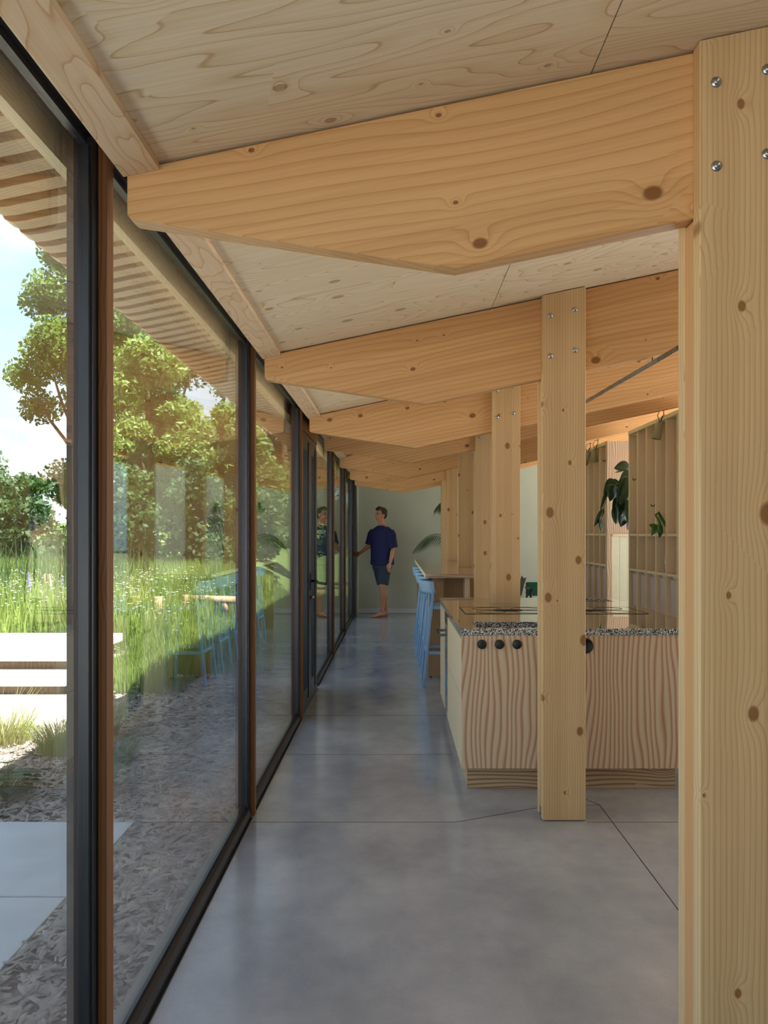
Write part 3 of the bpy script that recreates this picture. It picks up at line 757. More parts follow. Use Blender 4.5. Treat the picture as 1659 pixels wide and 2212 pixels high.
def clip_lamp(y, label, tilt):
    z = 2.56; g = empty('clip_lamp', (XR-.03, y, 2.5), label, 'lamp', 'spot lamps on the shelf rail')
    tube('hook_screw', [(XR-.005, y, 2.537), (XR-.005, y, 2.60)], .004, 'cable', g); lathe('screw_plate', [(.016, 0), (.016, .004), (.001, .004)], (XR-.005, y, 2.60), 'cable', g)
    tube('cable', [(XR-.005, y, 2.59), (XR-.06, y-.05, 2.585), (XR-.085, y-.06, 2.53), (XR-.05, y-.03, 2.47), (XR-.03, y, 2.46)], .0035, 'cable', g)
    tube('bracket', [(XR-.015, y, 2.54), (XR-.035, y, 2.48)], .006, 'steel_dark', g)
    bm = bmesh.new(); bm_lathe(bm, [(.020, .075), (.034, .07), (.036, .02), (.044, -.10), (.038, -.10), (.030, -.06), (.001, -.055)], (0, 0, 0), 20)
    bmesh.ops.rotate(bm, matrix=Matrix.Rotation(tilt, 3, 'Y'), verts=bm.verts); bmesh.ops.translate(bm, vec=(XR-.055, y, 2.41), verts=bm.verts)
    from_bm('lamp_shade', bm, 'lamp', g, True)
clip_lamp(7.44, 'olive beige spot lamp clipped to the rail of the nearer shelving block', .22)
clip_lamp(9.86, 'right-hand of the two olive beige spot lamps on the farther shelving block', -.1)
clip_lamp(10.24, 'left-hand of the two olive beige spot lamps on the farther shelving block', .3)

def vase(y, prof, label):
    o = lathe('glass_vase', prof, (XR+.06, y, 1.014), 'vase'); tag(o, label, 'vase')
vase(8.36, [(.030, 0), (.036, .01), (.030, .06), (.036, .14), (.050, .195), (.047, .195), (.033, .14), (.026, .06), (.001, .015)], 'clear glass vase with flared rim on the lower shelf, left one')
vase(7.50, [(.034, 0), (.040, .02), (.036, .06), (.040, .10), (.030, .15), (.018, .20), (.020, .235), (.017, .235), (.001, .02)], 'tall ribbed clear glass carafe on the lower shelf, right one')

# ---------------------------------------------------------------- plants
def leaf_bm(bm, base, d, up, L_, w, droop=.3, fold=.18, nseg=7):
    d = Vector(d).normalized(); up = Vector(up).normalized(); s = d.cross(up).normalized(); up = s.cross(d)
    rows = []; p = Vector(base)
    for i in range(nseg+1):
        u = i/nseg
        wd = w*math.sin(PI*min(1, u**.75*1.0))**.8*(1 if u < 1 else 0)
        c = p+d*(L_*u)-Vector((0, 0, 1))*droop*L_*u*u
        rows.append((bm.verts.new(c-s*wd+up*fold*wd), bm.verts.new(c), bm.verts.new(c+s*wd+up*fold*wd)))
    for a, b in zip(rows, rows[1:]):
        bm.faces.new((a[0], a[1], b[1], b[0])); bm.faces.new((a[1], a[2], b[2], b[1]))
    bmesh.ops.remove_doubles(bm, verts=bm.verts, dist=1e-5)
def thin_leaf(name, mat, parent, *a, **k):
    bm = bmesh.new(); leaf_bm(bm, *a, **k)
    r = bmesh.ops.solidify(bm, geom=list(bm.faces), thickness=.0015)
    return from_bm(name, bm, mat, parent, True)
def hanging_plant():
    g = empty('hanging_plant', (2.78, 8.86, 1.75), 'dark green large leaved trailing plant in the gap between the shelving blocks', 'plant')
    lathe('pot', [(.06, 0), (.075, .12), (.08, .14), (.07, .14), (.001, .12)], (2.86, 8.86, 1.86), 'pot', g)
    tube('cord', [(2.86, 8.86, 2.0), (2.86, 8.86, 2.52)], .003, 'cable', g)
    k = 1659/8.86
    def P(x, y, dy=0): return (((x-855)/k), 8.86+dy, CH-(y-1152)/k)
    L_ = [((1360, 1008), (-1, .1, .1), .155, .048, .2, 0), ((1366, 1022), (-.8, -.2, -.5), .20, .055, .4, -.05), ((1352, 1030), (-.6, -.2, -.9), .20, .050, .3, -.1),
          ((1340, 1040), (-.7, .1, -.35), .15, .045, .6, .03), ((1362, 1045), (-.35, -.2, -1), .24, .060, .1, -.12), ((1345, 1065), (-.25, -.3, -1), .25, .052, .1, -.05),
          ((1336, 1070), (-.1, -.1, -1), .27, .045, 0, .04), ((1358, 1080), (-.25, -.2, -1), .23, .062, .1, -.15), ((1312, 1055), (-.35, 0, -1), .22, .014, .1, 0),
          ((1306, 1098), (-.6, 0, -.9), .18, .020, .2, .02), ((1296, 1118), (.15, 0, -1), .16, .020, .0, .02), ((1370, 1060), (-.1, -.1, -1), .3, .06, 0, -.08),
          ((1330, 1035), (-.8, 0, -.6), .14, .035, .5, .05), ((1375, 1035), (-.9, -.3, -.2), .25, .06, .7, -.12), ((1350, 1100), (-.3, 0, -1), .17, .05, .1, -.02),
          ((1325, 1045), (-.3, -.2, -.9), .16, .05, .2, -.02), ((1355, 1060), (-.7, -.2, -.7), .18, .05, .2, -.14), ((1332, 1090), (-.05, 0, -1), .2, .05, 0, .0), ((1365, 1035), (-.5, -.1, -.7), .22, .06, .3, .03), ((1345, 1050), (-.5, -.3, -1), .2, .05, .1, -.1)]
    for (px, d, ln, w, dr, dy) in L_:
        thin_leaf('leaf', 'leaf_dark', g, P(px[0], px[1], dy), d, (.35, -.8, .45), ln*1.15, w*1.6, dr)
    thin_leaf('leaf', 'leaf_mid', g, P(1345, 1018), (-1, 0, -.1), (0, -.4, 1), .09, .028, .1)
    for pts in ([(1370, 1000), (1358, 1010), (1345, 1022)], [(1366, 1030), (1340, 1040), (1315, 1058), (1308, 1085), (1300, 1110), (1298, 1130)], [(1366, 1040), (1355, 1050), (1347, 1068), (1340, 1085)]):
        tube('vine', [(2.84, 8.86, 2.0)]+[P(*p) for p in pts], .004, 'stem', g, 6)
    b = empty('lavender_ball', (2.700, 8.80, 1.44), 'small pale lavender ball hanging on a looped cord below the plant leaves', 'ornament')
    lathe('ball', [(.001, -.062), (.03, -.054), (.052, -.03), (.06, 0), (.052, .03), (.03, .054), (.001, .062)], (2.700, 8.80, 1.485), 'lavender', b)
    tube('cord', [(2.700, 8.80, 1.655), (2.76, 8.83, 1.80), (2.82, 8.86, 1.875)], .002, 'lavender', b, 6)
    lp = [(2.700+.028*math.sin(a), 8.80, 1.60-.055*math.cos(a)) for a in [2*PI*q/16 for q in range(17)]]
    tube('loop', lp, .0028, 'lavender', b, 6)
hanging_plant()
def trailing():
    g = empty('trailing_plant', (XR-.01, 7.46, 1.40), 'small bright green curling plant trailing from the middle shelf', 'plant')
    pts = [(XR+.05, 7.46, 1.43), (XR-.02, 7.46, 1.55), (XR-.05, 7.45, 1.60), (XR-.085, 7.44, 1.58), (XR-.06, 7.44, 1.54), (XR-.04, 7.45, 1.50), (XR-.05, 7.45, 1.45), (XR-.09, 7.44, 1.40)]
    tube('vine', pts, [.016, .015, .014, .011, .012, .014, .012, .006], 'leaf_mid', g, 8)
    for p, d in (((XR-.05, 7.45, 1.5), (.2, -.2, -1)), ((XR-.07, 7.45, 1.47), (-.6, 0, -1)), ((XR-.03, 7.45, 1.46), (-.2, -.2, -1)), ((XR-.06, 7.44, 1.45), (-1, 0, .5))):
        thin_leaf('leaf', 'leaf_mid', g, p, d, (0, -1, .3), .10, .026, .1)
    for (y, z) in ((8.16, 1.92), (7.44, 1.69)):
        pass
trailing()
for k, (x, y) in enumerate(((1374, 1035.5), (1414, 1092), (1308.5, 995))):
    Y = XR*1659/(x-855)-.03; s = 1659/Y; z = CH-(y-1152)/s
    h = tube('wall_hook', [(XR-.008, Y, z+.010), (XR-.018, Y, z-.004), (XR-.034, Y, z-.008), (XR-.046, Y, z+.004), (XR-.044, Y, z+.016)], [.004, .006, .007, .006, .003], 'leaf_mid', None, 8)
    tag(h, ('small green hook on the first upright of the nearer shelving block', 'small green hook low on the third upright of the nearer shelving block', 'small green hook on the farther shelving block near the plant')[k], 'hook', 'green hooks')

def palm():
    g = empty('potted_palm', (1.30, 12.75, 0), 'tall potted palm with arching feathery fronds behind the farthest column', 'plant')
    lathe('pot', [(.15, 0), (.20, .34), (.21, .36), (.19, .36), (.001, .33)], (1.30, 12.75, .001), 'pot', g)
    rn = random.Random(4)
    ends = [((.27, 12.72, 1.06), 1.60, .33), ((.62, 12.5, 1.75), 2.05, .1), ((1.9, 12.6, 1.3), 1.9, .3), ((1.5, 12.1, 1.4), 1.9, .3), ((1.0, 13.1, 1.9), 2.1, .1), ((1.7, 13.1, 1.7), 2.1, .1),
            ((.8, 12.3, 1.0), 1.6, .2), ((2.1, 12.95, 1.0), 1.7, .3)]
    for (e, hz, _) in ends:
        b = Vector((1.30+rn.uniform(-.05, .05), 12.75+rn.uniform(-.05, .05), .33)); e = Vector(e)
        c1 = b+Vector(((e.x-b.x)*.12, (e.y-b.y)*.12, (hz-b.z)*.75)); c2 = b+Vector(((e.x-b.x)*.62, (e.y-b.y)*.62, (hz-b.z)*1.12))
        def bz(t): return b*(1-t)**3+c1*3*t*(1-t)**2+c2*3*t*t*(1-t)+e*t**3
        P = [bz(k/18) for k in range(19)]
        bm = bmesh.new(); bm_tube(bm, P, [.009*(1-k/22) for k in range(19)], 6); 
        for k in range(14, 36, 1):
            t = k/36; p = bz(t); d = (bz(min(1, t+.02))-bz(t-.02)).normalized(); s = d.cross(Vector((0, 0, 1))).normalized()
            L = .30*math.sin(PI*min(.96, (t-.33)/.67*.8+.18))
            for sg in (-1, 1):
                dd = (s*sg*.8+d*.65+Vector((0, 0, -.25)))
                bm2 = bmesh.new(); leaf_bm(bm2, p, dd, (0, 0, 1), L, .0075, .75, .1, 4)
                tmp = bpy.data.meshes.new('t'); bm2.to_mesh(tmp); bm2.free(); bm.from_mesh(tmp); bpy.data.meshes.remove(tmp)
        from_bm('frond', bm, 'palm', g)
palm()

# ---------------------------------------------------------------- cable tray above the island
ct = empty('cable_tray', (1.27, 4.3, 2.25), 'thin grey slotted metal lighting track slung under the roof beams above the island', 'track')
def tray():
    a = Vector((1.27, 5.30, 2.283)); b = Vector((1.27, 3.0, 2.222))
    bm = bmesh.new(); n = 26
    for k in range(n):
        p = a.lerp(b, k/n); q = a.lerp(b, (k+.93)/n)
        loft_v = [bm.verts.new((p.x+sx*.003, p.y, p.z+sz*.011)) for sx, sz in ((-1, -1), (1, -1), (1, 1), (-1, 1))]
        loft_w = [bm.verts.new((q.x+sx*.003, q.y, q.z+sz*.011)) for sx, sz in ((-1, -1), (1, -1), (1, 1), (-1, 1))]
        bm.faces.new(loft_v[::-1]); bm.faces.new(loft_w)
        for i in range(4): bm.faces.new((loft_v[i], loft_v[(i+1) % 4], loft_w[(i+1) % 4], loft_w[i]))
    from_bm('track_plates', bm, 'grey_metal', ct)
    tube('track_spine', [(1.274, 5.32, 2.284), (1.274, 2.98, 2.222)], .004, 'steel_dark', ct, 6)
    for t in (.12, .40, .68, .95):
        p = a.lerp(b, t)
        pass
    for yb in (3.736+.07,):
        zb = 2.037+SL*(1.27-.145); tube('hanger', [(1.272, yb, 2.252), (1.272, yb, zb)], .003, 'cable', ct, 6)
tray()
sb = box('smoke_detector', 2.03, 2.09, 10.55, 10.62, 2.30, 2.40, 'lamp', None, .006); sb.location.z = -.0
tag(sb, 'small brown box mounted under the far roof beams', 'detector')

# ---------------------------------------------------------------- dining chairs at the back
def armchair():
    g = empty('dining_armchair', (2.25, 11.6, 0), 'dark wooden armchair with green fabric back near the far wall', 'chair')
    cx, cy = 2.25, 11.6
    for sx in (-1, 1):
        tube('leg', [(cx+sx*.25, cy-.22, 0), (cx+sx*.25, cy-.22, .56)], .016, 'chair_dark', g); tube('leg', [(cx+sx*.23, cy+.22, 0), (cx+sx*.23, cy+.24, .64)], .016, 'chair_dark', g)
        box('armrest', cx+sx*.25-.022, cx+sx*.25+.022, cy-.26, cy+.18, .56, .582, 'chair_dark', g, .004); box('side_rail', cx+sx*.25-.010, cx+sx*.25+.010, cy-.205, cy+.18, .48, .50, 'chair_dark', g)
    box('seat', cx-.23, cx+.23, cy-.22, cy+.18, .36, .40, 'green_fab', g, .01)
    bm = bmesh.new(); bm_box(bm, cx-.24, cx+.24, cy+.19, cy+.225, .44, .65, .01); from_bm('backrest', bm, 'green_fab', g)
    box('front_rail', cx-.23, cx+.23, cy-.232, cy-.208, .33, .36, 'chair_dark', g)
    # light shell chair
    h = empty('shell_chair', (1.72, 10.4, 0), 'light grey shell chair partly hidden by a column, beside the dark armchair', 'chair')
    hx, hy = 1.49, 10.45
    for sx in (-1, 1):
        for sy in (-1, 1): tube('leg', [(hx+sx*.2, hy+sy*.2, 0), (hx+sx*.15, hy+sy*.15, .44)], .011, 'chair_dark', h)
    bm = bmesh.new(); prof = [(-.20, .455), (-.10, .44), (.05, .435), (.14, .46), (.19, .56), (.225, .70), (.255, .79)]
    rows = [[bm.verts.new((hx+ (q) , hy+(j-4)*.052, z+.012*abs(j-4)**1.3*.35)) for j in range(9)] for q, z in prof]
    for a, b in zip(rows, rows[1:]):
        for j in range(8): bm.faces.new((a[j], a[j+1], b[j+1], b[j]))
    bmesh.ops.solidify(bm, geom=list(bm.faces), thickness=.012); from_bm('shell', bm, 'grey_fab', h, True)
armchair()

# ================================================================ the man
def man():
    g = empty('person', (-.235, 12.92, 0), 'barefoot man in navy T-shirt and slate shorts standing by the far glass', 'person')
    base = wpos(g)
    def body_mesh(name, parts, vox, mat, smooth=4, parent=g):
        bm = bmesh.new()
        for p in parts:
            if p[0] == 't': bm_tube(bm, p[1], p[2], 14)
            elif p[0] == 's':
                r = bmesh.ops.create_uvsphere(bm, u_segments=20, v_segments=14, radius=1)
                Mx = Matrix.Translation(Vector(p[1])) @ (p[3].to_4x4() if len(p) > 3 else Matrix.Identity(4)) @ Matrix.Diagonal((*p[2], 1))
                bmesh.ops.transform(bm, matrix=Mx, verts=r['verts'])
        bmesh.ops.translate(bm, vec=-wpos(parent), verts=bm.verts); bmesh.ops.recalc_face_normals(bm, faces=bm.faces)
        me = bpy.data.meshes.new(name); bm.to_mesh(me); bm.free(); o = link(name, me, mat, parent)
        m = o.modifiers.new('remesh', 'REMESH'); m.mode = 'VOXEL'; m.voxel_size = vox; m.use_smooth_shade = True
        s = o.modifiers.new('smooth', 'SMOOTH'); s.factor = .5; s.iterations = smooth
        return o
    F = Vector((-.64, -.77, 0)); R = Vector((-.77, .64, 0)); Hd = Vector((-.86, -.51, 0)).normalized(); Hr = Vector((Hd.y, -Hd.x, 0))
    hc = Vector((-.252, 12.90, 1.705))
    rotH = Matrix((Hr, Hd, Vector((0, 0, 1)))).transposed()      # local x = his side, y = forward
    def H(s, f, z): return hc+Hr*s+Hd*f+Vector((0, 0, z))
    P = []
    # head
    P += [('s', H(0, -.012, .035), (.074, .092, .088), rotH), ('s', H(0, .018, -.030), (.060, .070, .078), rotH), ('s', H(0, .045, -.088), (.030, .030, .024), rotH),
          ('t', [H(0, .082, .010), H(0, .100, -.022), H(0, .104, -.030)], [.009, .013, .011]), ('s', H(0, .076, .024), (.046, .014, .010), rotH),
          ('s', H(-.078, -.010, -.01), (.010, .019, .032), rotH), ('s', H(.078, -.010, -.01), (.010, .019, .032), rotH), ('s', H(0, .080, -.058), (.024, .012, .010), rotH)]
    nb = Vector((-.232, 12.925, 1.47))
    P += [('t', [hc+Vector((.01, .01, -.06)), nb+Vector((0, 0, .04)), nb-Vector((0, 0, .06))], [.052, .056, .075])]
    # torso
    def E(c, a, b): return (c, a, b)
    def torso(sec, name_):
        return sec
    ch = Vector((-.235, 12.92, 0))
    bm_sections = [(.90, .165, .115), (1.0, .150, .105), (1.12, .150, .105), (1.28, .175, .118), (1.40, .185, .115), (1.46, .14, .09)]
    for (z, a, b) in bm_sections:
        P.append(('s', (ch.x, ch.y, z), (a, b, .09), Matrix((R, F, Vector((0, 0, 1)))).transposed()))
    LS, LE, LW = Vector((-.085, 12.80, 1.435)), Vector((-.040, 12.80, 1.15)), Vector((-.092, 12.70, .915))
    RS, RE, RW = Vector((-.385, 13.03, 1.435)), Vector((-.455, 13.00, 1.185)), Vector((-.600, 12.955, 1.065))
    P += [('t', [LS, LS.lerp(LE, .5), LE, LE.lerp(LW, .3), LW], [.052, .047, .038, .040, .026]), ('t', [RS, RS.lerp(RE, .5), RE, RE.lerp(RW, .3), RW], [.052, .047, .038, .040, .026])]
    # hands
    def hand(w, d, side, curl, n):
        d = d.normalized(); side = side.normalized(); nn = d.cross(side).normalized()*n
        out = [('t', [w-d*.02, w+d*.03, w+d*.085], [(.021, .024), (.036, .017), (.040, .014)])]
        rr = Matrix((side, d, nn)).transposed()
        out = [('t', [w-d*.02, w+d*.02], [.024, .022]), ('s', w+d*.055, (.040, .048, .017), rr)]
        for k, (off, ln) in enumerate(((-.030, .070), (-.010, .080), (.010, .075), (.029, .060))):
            b0 = w+d*.085+side*off; a1 = b0+d*ln*.45+nn*curl*.012; a2 = b0+d*ln*.78+nn*curl*.032; a3 = b0+d*ln*.95+nn*curl*.050
            out.append(('t', [b0-d*.02, b0, a1, a2, a3], [.0088, .0088, .008, .0075, .0065]))
        t0 = w+d*.02-side*.025
        out.append(('t', [t0, t0+d*.03-side*.028, t0+d*.062-side*.036+nn*.012, t0+d*.080-side*.032+nn*.02], [.013, .011, .0095, .008]))
        return out
    P += hand(LW, Vector((-.22, -.10, -1)), Vector((.75, -.65, .0)), .9, -1)
    P += hand(RW, Vector((-1, .35, -.22)), Vector((.1, -.3, 1)), .8, 1)
    # legs
    LH, LK, LA = Vector((-.180, 12.87, .88)), Vector((-.222, 12.81, .49)), Vector((-.228, 12.87, .085))
    RH, RK, RA = Vector((-.295, 12.97, .88)), Vector((-.215, 12.96, .49)), Vector((-.168, 13.04, .085))
    for (h, k, a, td) in ((LH, LK, LA, Vector((-.82, -.57, 0))), (RH, RK, RA, Vector((-.70, -.55, 0)))):
        back = -td.normalized()*.018
        P += [('t', [h, h.lerp(k, .5), k+Vector((0, 0, .05)), k, k.lerp(a, .12), k.lerp(a, .32)+back, k.lerp(a, .65)+back*.6, a+Vector((0, 0, .03))], [.088, .076, .058, .056, .051, .058, .042, .033])]
        td = td.normalized(); sd = Vector((td.y, -td.x, 0))
        P += [('t', [a+Vector((0, 0, .04)), a-Vector((0, 0, .02))-td*.01, a-td*.025-Vector((0, 0, .052))], [.036, .036, .032]),
              ('t', [a-td*.03-Vector((0, 0, .055)), a+td*.05-Vector((0, 0, .040)), a+td*.13-Vector((0, 0, .060)), a+td*.165-Vector((0, 0, .066))], [(.030, .028), (.036, .034), (.044, .023), (.042, .018)])]
        for q, (o_, ln, rr_) in enumerate(((-.030, .045, .014), (-.010, .042, .011), (.007, .038, .0105), (.023, .032, .010), (.037, .026, .0095))):
            sgn = 1 if h is LH else -1
            b0 = a+td*.16+sd*(-o_*sgn)-Vector((0, 0, .069)); P.append(('t', [b0, b0+td*ln*.6+Vector((0, 0, .002)), b0+td*ln], [rr_, rr_, rr_*.8]))
    body_mesh('body', P, .0065, 'skin', 3)
    # hair cap with a swept fringe
    Hh = [('s', H(0, -.030, .055), (.081, .090, .078), rotH), ('s', H(0, -.062, .01), (.072, .050, .075), rotH), ('t', [H(-.05, .050, .098), H(0, .068, .108), H(.055, .052, .096)], [.020, .026, .020]),
          ('s', H(.070, -.012, .035), (.014, .030, .040), rotH), ('s', H(-.070, -.012, .035), (.014, .030, .040), rotH), ('t', [H(-.03, .02, .12), H(.02, .03, .128), H(.03, -.05, .12)], [.02, .024, .02])]
    body_mesh('hair', Hh, .007, 'hair', 3)
    for s in (-1, 1):
        lathe('eye', [(.001, -.008), (.008, -.005), (.010, 0), (.008, .005), (.001, .008)], tuple(H(s*.031, .075, .008)), 'eye', g, 12)
        tube('eyebrow', [H(s*.048, .070, .030), H(s*.030, .083, .034), H(s*.014, .087, .030)], .0035, 'hair', g, 6)
    tube('mouth', [H(-.022, .082, -.060), H(0, .092, -.058), H(.022, .082, -.060)], .0042, 'lip', g, 6)
    # T-shirt
    rt = Matrix((R, F, Vector((0, 0, 1)))).transposed(); S = []
    def ring_loft(secs):
        bm = bmesh.new(); rings = []
        for (c, a, b, z) in secs:
            ring = []
            for k in range(40):
                t = 2*PI*k/40; ww = 1+.025*math.sin(5*t+z*9)+.015*math.sin(9*t-z*14)
                sx = math.copysign(abs(math.cos(t))**.8, math.cos(t)); sy = math.copysign(abs(math.sin(t))**.9, math.sin(t))
                q = Vector((c[0], c[1], z))+R*(sx*a*ww)+F*(sy*b*ww); ring.append(bm.verts.new(q))
            rings.append(ring)
        for p, q in zip(rings, rings[1:]):
            for k in range(40): bm.faces.new((p[k], p[(k+1) % 40], q[(k+1) % 40], q[k]))
        bm.faces.new(rings[0][::-1]); bm.faces.new(rings[-1]); return bm
    def add_cloth(name, secs, tubes, vox, mat):
        bm = ring_loft(secs) if secs else bmesh.new()
        for p in tubes: bm_tube(bm, p[0], p[1], 18)
        bmesh.ops.translate(bm, vec=-base, verts=bm.verts); bmesh.ops.recalc_face_normals(bm, faces=bm.faces)
        me = bpy.data.meshes.new(name); bm.to_mesh(me); bm.free(); o = link(name, me, mat, g)
        m = o.modifiers.new('remesh', 'REMESH'); m.mode = 'VOXEL'; m.voxel_size = vox; m.use_smooth_shade = True
        s = o.modifiers.new('smooth', 'SMOOTH'); s.factor = .5; s.iterations = 3
        return o
    c = (-.233, 12.92)
    secs = [(c, .215, .150, .872), (c, .212, .148, .95), (c, .205, .142, 1.08), (c, .208, .140, 1.22), (c, .215, .140, 1.34), (c, .215, .130, 1.41), (c, .185, .110, 1.465), (c, .12, .085, 1.505), (c, .075, .070, 1.528)]
    lse = LS.lerp(LE, .97); rse = RS.lerp(RE, .92)
    tb = [([LS+Vector((-.02, 0, -.005)), LS.lerp(LE, .2), LS.lerp(LE, .6), lse], [.075, .080, .076, .078]),
          ([RS+Vector((.02, 0, -.005)), RS.lerp(RE, .2), RS.lerp(RE, .6), rse], [.075, .080, .074, .074])]
    add_cloth('t_shirt', secs, tb, .007, 'navy')
    # shorts
    secs = [(c, .170, .125, .80), (c, .172, .128, .86), (c, .168, .122, .93)]
    tb = [([LH+Vector((0, 0, .02)), LH.lerp(LK, .4), LH.lerp(LK, .86)], [.108, .102, .098]), ([RH+Vector((0, 0, .02)), RH.lerp(RK, .4), RH.lerp(RK, .86)], [.108, .100, .094])]
    add_cloth('shorts', secs, tb, .007, 'shorts')
man()

# ================================================================ outdoors
def build_ground():
    g = empty('terrain', (-8, 10, 0), kind='structure')
    # ground surface: mulch bed level with the floor, meadow rising behind the steps
    nx, ny = 90, 110
    xs = -.795-np.linspace(0, 1, nx)**2.0*60; ys = -8+np.linspace(0, 1, ny)**1.6*90
    V = []
    for x in xs:
        for y in ys:
            t = max(0, min(1, (y-7.0)/2.2))*max(0, min(1, (-x-2.2)/1.2)); far = max(0, (y-9)/40)*1.2
            h = -.03+t*.34+far*t+.02*mnoise.noise(Vector((x*1.3, y*1.3, 0)))
            if -x < 1.3: h = min(h, -.03)
            V.append((x+8, y-10, h))
    F = [(i*ny+j, i*ny+j+1, (i+1)*ny+j+1, (i+1)*ny+j) for i in range(nx-1) for j in range(ny-1)]
    gs = tris_mesh('ground_surface', V, F, 'brick', g, True); gs.data.materials.append(M['lawn'])
    for p in gs.data.polygons: p.material_index = 1 if p.center.y+10 > 8.6 else 0
    box('bounce_gravel_yard', 6.21, 60, -40, 60, -.3, -.08, 'gravel', g); box('bounce_gravel_yard', -60, 6.20, -40, -4.01, -.3, -.08, 'gravel', g); box('lawn_behind', -.79, 6.2, WALL_Y+.21, 60, -.3, -.08, 'lawn', g)  # gravel yards are unseen, added pale to bounce sunlight into the room
    # concrete pads beside the glass
    pd = empty('trim_3', (-2, 2.6, 0), kind='structure')
    for (a, b, c, d) in ((-3.4, -1.27, 2.965, 3.73), (-3.4, -1.27, 1.2, 2.955), (-3.4, -1.27, -3.9, 1.19)): box('concrete_paver', a, b, c, d, -.10, .0, 'slab_cool', pd, .004)
    # sunlit landing and two steps of thick slabs over shaded risers
    st = empty('garden_steps', (-4, 7, 0), 'broad sunlit pale stone garden steps beyond the glass', 'steps')
    X0, X1 = -9.0, -2.5
    def slabrow(n, y0, y1, z0, z1, w, x1=X1):
        x = x1
        while x > X0:
            box(n, x-w+.006, x, y0, y1, z0, z1, 'slab', st, .008); x -= w
    slabrow('landing_slab', 5.62, 6.66, -.10, .004, 1.6, -2.5)
    slabrow('step_slab', 6.62, 7.95, .078, .150, 1.62, -2.85); slabrow('step_slab', 7.00, 8.33, .232, .320, 1.62, -2.96)
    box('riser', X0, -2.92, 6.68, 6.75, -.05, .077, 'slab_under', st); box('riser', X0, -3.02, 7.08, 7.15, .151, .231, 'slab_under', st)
build_ground()

def leaf_cloud(centers, radii, n, size, seed, flat=.5, elong=1.6):
    rg = np.random.default_rng(seed); C = np.array(centers, float); Rr = np.array(radii, float)
    w = Rr.prod(1)**.66; idx = rg.choice(len(C), n, p=w/w.sum())
    d = rg.normal(size=(n, 3)); d /= np.linalg.norm(d, axis=1)[:, None]; rad = rg.uniform(.02, 1.25, n)**.6
    P = C[idx]+d*Rr[idx]*rad[:, None]
    a = rg.normal(size=(n, 3)); a /= np.linalg.norm(a, axis=1)[:, None]
    b = np.cross(a, rg.normal(size=(n, 3))); b /= np.linalg.norm(b, axis=1)[:, None]
    s = size*rg.uniform(.6, 1.3, n)[:, None]
    V = np.stack([P-a*s*elong*.5, P+b*s*.5, P+a*s*elong*.5, P-b*s*.5], 1).reshape(-1, 3)
    F = np.arange(4*n).reshape(-1, 4); return V, F
def tree(name, x, y, z0, h, r, n, size, mat, label, seed, cat='tree', trunk=True, blobs=26, group=None, elong=1.6, shape='round'):
    rn = random.Random(seed); g = empty(name, (x, y, z0), label, cat, group)
    cs, rs = [], []
    for k in range(blobs):
        t = rn.random(); zz = (.12+.84*t)*h
        prof = math.sin(PI*(.15+.8*t))**.7 if shape == 'round' else (1-t*.85)
        a = rn.uniform(0, 2*PI); q = r*prof*math.sqrt(rn.random())*.85
        cs.append((q*math.cos(a), q*math.sin(a), zz)); b = r*rn.uniform(.22, .42)*(1 if shape == 'round' else (1.1-t*.6)); rs.append((b, b, b*rn.uniform(.6, .95)))
    V, F = leaf_cloud(cs, rs, n, size, seed, elong=elong); V[:, 2] = np.maximum(V[:, 2], .02)
    tris_mesh('crown', V, F, mat, g)
    if trunk:
        bm = bmesh.new(); hh = h*.8
        bm_tube(bm, [(0, 0, -.1), (rn.uniform(-.1, .1), 0, hh*.4), (rn.uniform(-.2, .2), .1, hh)], [max(.05, r*.07), max(.04, r*.05), .02], 10)
        for k in range(7):
            c = cs[k]; zb = max(.2, c[2]*.55); bm_tube(bm, [(0, 0, zb), (c[0]*.6, c[1]*.6, (zb+c[2])/2), c], [r*.03+.01, r*.02+.008, .006], 6)
        from_bm('trunk', bm, 'bark', g, True, True)
    return g
tree('garden_tree', -8.75, 21.5, .5, 10.4, 1.75, 44000, .085, 'foliage_a', 'tall broadleaf tree at the left edge with sky beside its crown', 11, blobs=46)
tree('garden_tree', -5.9, 18.5, .5, 5.6, 1.35, 36000, .07, 'foliage_b', 'pale feathery tree behind the second pane of the glass front', 12, blobs=40, elong=2.6)
tree('garden_tree', -4.2, 21, .5, 4.4, 1.4, 14000, .085, 'foliage_b', 'lower pale feathery tree just right of the taller feathery one', 13, blobs=30, elong=2.6)
tree('garden_tree', -13.8, 26, .6, 3.2, 2.2, 14000, .11, 'foliage_d', 'blue green tree low at the far left beneath the open sky', 14, blobs=30)
tree('garden_tree', -4.2, 29, .8, 9.5, 2.9, 18000, .13, 'foliage_c', 'dark green tree seen faintly through the third pane', 15, blobs=30)
tree('garden_tree', -9.2, 30, .8, 10.5, 3.4, 22000, .13, 'foliage_c', 'dark green tree filling the gap behind the broadleaf tree', 16, blobs=32)
SH = [(-8.4, 17.5, 2.2, 1.3, 'foliage_c'), (-6.2, 17.0, 2.3, 1.2, 'foliage_c'), (-4.3, 16.5, 2.3, 1.1, 'foliage_c'), (-2.9, 17.5, 2.6, 1.1, 'foliage_a'), (-10.6, 18.5, 2.2, 1.4, 'foliage_d'), (-12.8, 20, 2.6, 1.6, 'foliage_a')]
SH += [(-1.75, 19.5, 3.4, 1.0, 'foliage_c'), (-.2, 21.0, 3.2, 1.1, 'foliage_c'), (-3.9, 20.2, 3.0, 1.1, 'foliage_c')]
